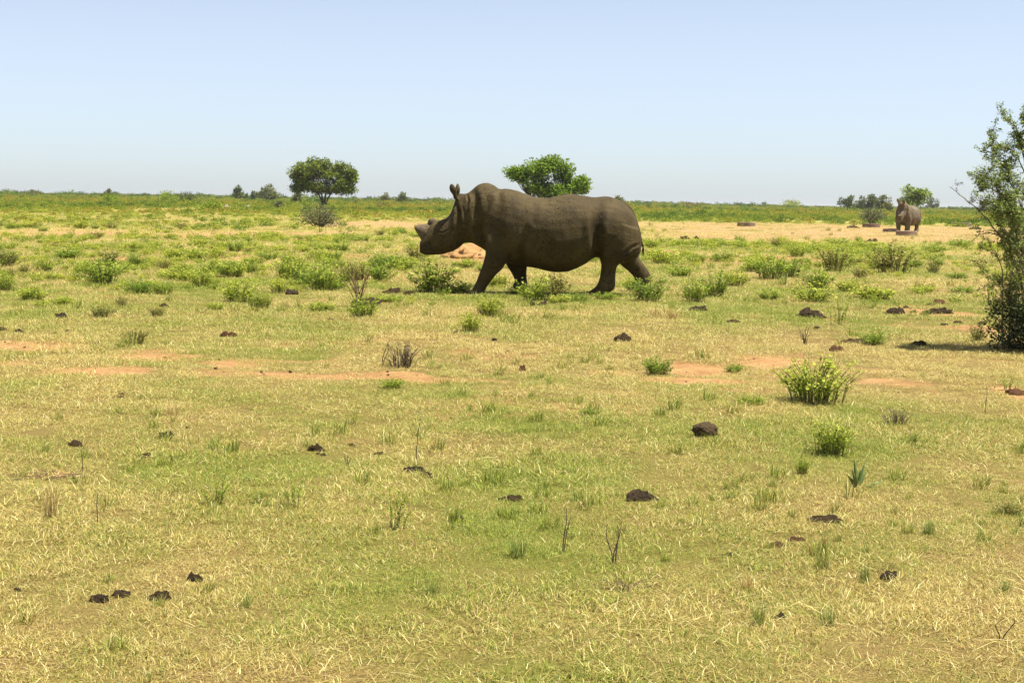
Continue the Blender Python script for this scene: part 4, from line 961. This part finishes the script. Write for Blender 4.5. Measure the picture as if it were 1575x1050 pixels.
for a in [
    ('ball', 1086, 677, 36, 27, 'round brown dung ball standing alone on the short grass'), ('rock', 958, 527, 25, 16, 'rough brown rock lying alone in the grass away from any soil patch'),
    ('clod', 806, 568, 17, 11, 'small squarish red clod near the edge of the orange soil'), ('clod', 350, 519, 22, 10, 'reddish clod beside the orange soil and spiky olive herb'),
    ('dung', 93, 491, 18, 11, 'black dung lump in the grass beyond the orange soil'), ('dung', 1245, 489, 36, 17, 'black dung heap in front of the tall green herb'),
    ('dung', 1076, 480, 25, 10, 'black dung lump at the edge of the herb belt behind the rhinoceros'), ('dung', 1378, 483, 26, 13, 'dark dung pile beside the long trampled earth heap'),
    ('dry', 1440, 482, 40, 10, 'long heap of trampled dark earth and dung near the thorn bush'), ('clod', 1447, 468, 20, 8, 'flat red clod lying beyond the trampled earth heap'),
    ('dry', 1413, 534, 18, 10, 'brown clod alone between the bright herb and the thorn bush'), ('clod', 1288, 543, 20, 11, 'reddish clod behind the largest leafy herb'),
    ('dry', 1312, 528, 32, 8, 'flat grey-brown clod against the bright green herb'), ('clod', 1570, 609, 40, 10, 'small red earth heap with a weed on it'),
    ('dung', 255, 673, 22, 12, 'black dung lump in the grass beyond the dry litter'), ('dry', 115, 686, 22, 12, 'brown dung lump at the foot of the thin dark stalk'),
    ('dry', 221, 701, 16, 9, 'scrap of brown dung between two thin stalks'), ('dry', 485, 692, 22, 12, 'brown dung scrap near the sprig pair'),
    ('dung', 151, 924, 28, 14, 'outer black dung lump of the three lying in a row'), ('dung', 184, 918, 29, 13, 'middle black dung lump of the three lying in a row'),
    ('dry', 242, 924, 31, 18, 'brown-faced dung lump at the end of the row of three'), ('dung', 299, 894, 24, 14, 'black dung lump lying apart from the row of three'),
    ('dung', 636, 725, 34, 12, 'long black dung at the foot of the thin curved stalk'), ('dry', 656, 734, 26, 10, 'brown crumbled end of the long black dung'),
    ('dry', 787, 771, 32, 12, 'crumbled brown dung patch in the middle of the short grass'), ('dung', 985, 776, 46, 20, 'crumbled dark grey dung patch below the rock and dung ball'),
    ('dry', 1268, 806, 40, 12, 'flat brown dung patch above the pair of dung scraps'), ('clod', 1227, 833, 22, 8, 'reddish dung scrap, the larger of a pair'), ('clod', 1197, 840, 24, 8, 'reddish dung scrap, the paler of a pair'),
    ('dung', 1369, 892, 28, 18, 'black dung lump with a white edge beside a grass tuft'), ('dung', 1201, 952, 17, 14, 'small dung lump under the leaning tall grass tuft'),
    ('dung', 448, 455, 18, 10, 'dark dung lump between green herbs near the twiggy plant'), ('dry', 602, 452, 24, 11, 'brown dung lump behind the flat bright green mat'), ('dry', 628, 455, 18, 8, 'smaller dung lump next to the flat bright green mat'),
    ('dung', 1054, 369, 14, 7, 'wider of two dark lumps on the near edge of the clearing'), ('dung', 1072, 369, 9, 7, 'narrower of two dark lumps on the near edge of the clearing'),
    ('dry', 1340, 373, 17, 7, 'dark dirt heap on the near edge of the clearing'), ('dry', 1313, 351, 16, 5, 'low dirt heap beside a feeding ring'), ('dry', 1500, 353, 14, 5, 'low dirt heap beyond the thorn bush'),
    ('dry', 819, 472, 11, 8, 'darker of two dung bits beside the rhinoceros belly'), ('dry', 834, 472, 13, 8, 'browner of two dung bits beside the rhinoceros belly'), ('dry', 842, 466, 10, 13, 'upright brown clod against a herb under the belly'),
    ('stone', 347, 320, 8, 6, 'white stone alone on the far scrub slope'), ('stone', 381, 321, 13, 6, 'black and white stone on the far scrub slope'),
    ('mound', 720, 398, 66, 25, 'orange earth mound on the far side of the walking rhinoceros'), ('mound', 765, 402, 50, 10, 'low spread of orange earth beside the mound'), ('dry', 560, 470, 40, 12, 'reddish dead litter at the foot of the brown twiggy plant')]:
    lump(*a)
for px, py, w, h in [(150, 530, 7, 5), (103, 513, 7, 4), (251, 475, 13, 7), (28, 513, 14, 6), (2, 511, 12, 8), (178, 534, 9, 4), (85, 516, 7, 4), (497, 699, 9, 5), (287, 658, 6, 4), (583, 699, 14, 7), (540, 684, 11, 6), (700, 799, 22, 7), (25, 908, 13, 6),
                     (1119, 852, 14, 6), (1128, 496, 20, 5), (185, 608, 8, 4), (508, 495, 14, 4), (185, 612, 12, 4), (1020, 436, 10, 5), (1066, 432, 12, 4), (1080, 434, 10, 4), (1118, 430, 12, 5), (1150, 434, 9, 5), (30, 338, 10, 5), (82, 330, 9, 4), (152, 338, 10, 3),
                     (260, 354, 12, 4), (1430, 470, 10, 4), (1395, 474, 10, 5), (1462, 478, 10, 5), (1256, 506, 9, 6), (700, 512, 6, 4), (760, 524, 8, 5), (1405, 480, 8, 5), (1420, 484, 10, 6), (1475, 496, 14, 5), (1455, 500, 12, 4), (1510, 497, 12, 5), (1225, 612, 9, 4)]:
    lump('dung' if rs.rand() < .6 else 'dry', px, py, w, h, ST, SC)

# ------------------------------------------------------------------ grass and far scrub (uncountable)
def scatter(name, text, cat, x, y, kind, scl, tint, protos, zoff=0., szf=None, wobble=.12):
    n = len(x); rng = np.random.RandomState(abs(hash(name)) % 1000 if False else len(name)*7)
    me = bpy.data.meshes.new(name); me.vertices.add(n)
    co = np.stack([x, y, ground_z(x, y)+zoff], 1).astype(np.float32); me.vertices.foreach_set('co', co.ravel())
    a = me.attributes.new('kind', 'INT', 'POINT'); a.data.foreach_set('value', kind.astype(np.int32))
    a = me.attributes.new('tint', 'FLOAT', 'POINT'); a.data.foreach_set('value', tint.astype(np.float32))
    s3 = np.stack([scl, scl, scl*(1 if szf is None else szf)], 1).astype(np.float32)
    a = me.attributes.new('scl', 'FLOAT_VECTOR', 'POINT'); a.data.foreach_set('vector', s3.ravel())
    r3 = np.stack([rng.normal(size=n)*wobble*.5, rng.normal(size=n)*wobble*.5, rng.uniform(0, 6.28, n)], 1).astype(np.float32)
    a = me.attributes.new('rot', 'FLOAT_VECTOR', 'POINT'); a.data.foreach_set('vector', r3.ravel())
    o = link(name, me); label(o, text, cat, kind='stuff')
    col = bpy.data.collections.new(name+'_pieces')
    for i, pm in enumerate(protos):
        po = bpy.data.objects.new('%s_piece_%02d' % (name, i), pm); col.objects.link(po)
    ng = bpy.data.node_groups.new(name+'_nodes', 'GeometryNodeTree')
    ng.interface.new_socket('Geometry', in_out='INPUT', socket_type='NodeSocketGeometry'); ng.interface.new_socket('Geometry', in_out='OUTPUT', socket_type='NodeSocketGeometry')
    gi = ng.nodes.new('NodeGroupInput'); go = ng.nodes.new('NodeGroupOutput'); ip = ng.nodes.new('GeometryNodeInstanceOnPoints'); ci = ng.nodes.new('GeometryNodeCollectionInfo')
    ci.inputs['Collection'].default_value = col; ci.inputs['Separate Children'].default_value = True; ci.inputs['Reset Children'].default_value = True
    ip.inputs['Pick Instance'].default_value = True
    def na(nm, t):
        k = ng.nodes.new('GeometryNodeInputNamedAttribute'); k.data_type = t; k.inputs['Name'].default_value = nm
        return [s for s in k.outputs if s.enabled and s.name == 'Attribute'][0]
    L = ng.links
    L.new(gi.outputs[0], ip.inputs['Points']); L.new(ci.outputs[0], ip.inputs['Instance']); L.new(na('kind', 'INT'), ip.inputs['Instance Index'])
    L.new(na('rot', 'FLOAT_VECTOR'), ip.inputs['Rotation']); L.new(na('scl', 'FLOAT_VECTOR'), ip.inputs['Scale']); L.new(ip.outputs[0], go.inputs[0])
    m = o.modifiers.new('scatter', 'NODES'); m.node_group = ng
    return o

def gp(seed, spec):
    mb = MB(); rng = np.random.RandomState(seed)
    for s in spec: grass_blades(mb, rng, *s)
    return mb.mesh('grass_patch', [M_GRASS])
GP = []
for i in range(4): GP.append(gp(400+i, [(165, .17, .016, .045, (.6, 1.5), .0027), (24, .17, .05, .12, (1.25, 1.52), .0023)]))          # 0-3 matted
for i in range(4): GP.append(gp(420+i, [(105, .16, .02, .055, (.2, 1.25), .0027), (70, .16, .022, .055, (.9, 1.5), .0026)]))            # 4-7 upright
for i in range(3): GP.append(gp(440+i, [(50, .20, .06, .17, (1.3, 1.52), .0026), (60, .18, .02, .05, (.6, 1.45), .0027)]))          # 8-10 litter
for i in range(3): GP.append(gp(460+i, [(46, .045, .06, .13, (.05, .8), .004), (30, .15, .02, .05, (.6, 1.4), .0036)]))             # 11-13 tufts
rng = np.random.RandomState(91)
def spread(y0, y1, dens, pad=1.8, k=.42):
    n = int(dens*((k*(y1*y1-y0*y0)) + 2*pad*(y1-y0)))
    u = rng.rand(int(n*1.0)); y = np.sqrt(y0*y0+u*(y1*y1-y0*y0)); x = (rng.rand(len(y))*2-1)*(k*y+pad)
    return x, y
xs, ys, ks, ss, ts = [], [], [], [], []
for y0, y1, dens, s0, s1 in [(2.6, 8, 160, .36, .58), (8, 15, 80, .45, .7), (2.6, 7, 95, .65, 1.0), (7, 13, 75, .75, 1.1), (13, 22, 46, .95, 1.4), (22, 42, 19, 1.4, 2.1), (42, 75, 6.5, 1.8, 2.8), (75, 125, 2.2, 2.2, 3.4)]:
    x, y = spread(y0, y1, dens)
    bm_ = bare_mask(x, y); keep = rng.rand(len(x)) > np.clip(bm_*1.1-.05, 0, .90 if y0 < 40 else .80)
    thin = .5*vnoise(x*1.2, y*1.2, 404) + .5*vnoise(x*4.2, y*3.4, 405); keep &= rng.rand(len(x)) > np.clip((.50-thin)*2.6, 0, .55)
    x, y, bm_ = x[keep], y[keep], bm_[keep]; n = len(x)
    g = green_mask(x, y); t = np.clip(g*.92 + rng.normal(size=n)*.10 - bm_*.3, .02, .97)
    kk = rng.randint(0, 4, n); up = rng.rand(n) < .16+.38*t; kk[up] = rng.randint(4, 8, up.sum())
    li = (rng.rand(n) < .16) & (vnoise(x*.7+40, y*.5, 77) > .45); kk[li] = rng.randint(8, 11, li.sum()); t[li] *= .25
    tf = rng.rand(n) < .055*np.clip((vnoise(x*.8+9, y*.6, 611)-.5)*4, 0, 1); kk[tf] = rng.randint(11, 14, tf.sum()); t[tf] = np.clip(t[tf]+.35, 0, .95)
    xs.append(x); ys.append(y); ks.append(kk); ts.append(t); ss.append(rng.uniform(s0, s1, n)*(.75+.5*vnoise(x*.9, y*.9, 88)))
scatter('grass', 'short sunburnt grass of mixed straw and green blades covering the ground', 'grass', np.concatenate(xs), np.concatenate(ys), np.concatenate(ks), np.concatenate(ss), np.concatenate(ts), GP)

# crumbs of soil on the bare patches
x, y = spread(4, 40, 26); bm_ = bare_mask(x, y); keep = (rng.rand(len(x)) < np.clip((bm_-.25)*1.1, 0.015, .8)); x, y = x[keep], y[keep]; n = len(x)
CR = [lump_mesh(900+i, m_, 1, .4, 2) for i, m_ in enumerate((M_CLOD, M_MOUND, M_DUNGB))]
for m_ in CR: m_.name = 'soil_crumb'
scatter('soil_crumbs', 'small crumbs of soil strewn over the bare patches', 'soil', x, y, rng.choice(3, n, p=(.4, .4, .2)), .008+.026*rng.rand(n)**3, rng.rand(n), CR, szf=rng.uniform(.4, .8, n))

# small weeds too many to count, and the scrub running to the horizon
HP = []
for i in range(4):
    fb, sb = herb_parts(700+i, .5, .28, 26, 12, .045, tip=.5, spread=1.2); me = fb.mesh('weed', [M_HERB_S]); HP.append(me)
x, y = spread(18, 125, .62); x2, y2 = spread(21, 52, 4.6); x = np.concatenate([x, x2]); y = np.concatenate([y, y2])
m_ = vnoise(x*.28, y*.16, 300); keep = (rng.rand(len(x)) < np.clip((m_-.22)*1.5, .05, .8)) & (bare_mask(x, y) < .4) & ((y < 64) | (x < 8) | (y > 112))
keep &= ~((np.abs(x-RBASE.x) < 2.1) & (np.abs(y-YR) < .6))
x, y = x[keep], y[keep]; n = len(x)
scatter('low_weeds', 'scattered low green weeds between the herbs and the far scrub', 'weeds', x, y, rng.randint(0, 4, n), rng.uniform(.25, .9, n)*np.clip(y/45, .55, 1.4), rng.rand(n), HP, szf=rng.uniform(.6, 1.2, n))
def scrub_piece(seed):
    r = np.random.RandomState(seed); mb = MB()
    for k in range(9):
        a = r.uniform(0, 6.28); q = math.sqrt(r.rand())*.36; p = np.array([q*math.cos(a), q*math.sin(a), r.uniform(.12, .34)]); d = rand_dirs(26, r)
        c = p+d*(r.rand(26)**.5)[:, None]*np.array([.2, .2, .17]); c[:, 2] = np.clip(c[:, 2], 0, None)
        mb.leaves(c, d+np.array([0, 0, .3]), .10*r.uniform(.6, 1.4, 26), .042, rng=r)
    return mb.mesh('scrub', [M_SCRUB])
SP = [scrub_piece(800+i) for i in range(5)]
xs, ys, ss, ts = [], [], [], []
for y0, y1, dens, s0, s1 in [(60, 112, .20, .35, .85), (108, 190, .40, .5, 1.4), (190, 360, .20, .7, 2.0), (360, 700, .07, 1.0, 2.8), (700, 1500, .02, 1.6, 4.5), (280, 600, .004, 1.8, 4.0), (600, 1600, .010, 3.0, 7.0)]:
    x, y = spread(y0, y1, dens, 4, .58)
    keep = (bare_mask(x, y) < .35) & (vnoise(x*.06, y*.03, 500) > .22)
    if s0 > 1.7: keep &= vnoise(x*.012, y*.004, 512) > .42
    if y0 < 100: keep &= (x < 5)
    for sx, sy in ((347, 320), (381, 321)):      # open ground round the white stones
        g0 = ground_at(sx, sy); keep &= ~((np.abs(x-g0.x) < 1.6) & (y > g0.y-45) & (y < g0.y+3))
    x, y = x[keep], y[keep]; n = len(x)
    xs.append(x); ys.append(y); ss.append(s0+(s1-s0)*rng.rand(n)**2.2); ts.append(np.clip((vnoise(x*.09, y*.03, 510)-.5)*.9+.5+(rng.rand(n)-.5)*.6-(.45 if s0 > 1.7 else 0), 0, 1))
x = np.concatenate(xs); y = np.concatenate(ys)
scatter('far_scrub', 'yellow-green low scrub covering the plain to the horizon', 'scrub', x, y, rng.randint(0, 5, len(x)), np.concatenate(ss), np.concatenate(ts), SP, szf=rng.uniform(.55, 1.1, len(x)))

# ------------------------------------------------------------------ thin dusty air
def build_haze():
    bm = bmesh.new(); bmesh.ops.create_cube(bm, size=1)
    for v in bm.verts: v.co = Vector((v.co.x*22000, 4400+v.co.y*9600, -1 if v.co.z < 0 else 14))
    me = bpy.data.meshes.new('haze'); bm.to_mesh(me); bm.free()
    m = bpy.data.materials.new('haze'); m.use_nodes = True; nt = m.node_tree; nt.nodes.remove(nt.nodes['Principled BSDF'])
    pv = nt.nodes.new('ShaderNodeVolumePrincipled'); pv.inputs['Color'].default_value = (.93, .95, 1, 1); pv.inputs['Density'].default_value = .0001; pv.inputs['Anisotropy'].default_value = .3
    nt.links.new(pv.outputs[0], nt.nodes['Material Output'].inputs['Volume'])
    me.materials.append(m); o = link('haze', me); label(o, 'thin dusty haze over the plain', 'haze', kind='stuff'); o.display_type = 'WIRE'
build_haze()
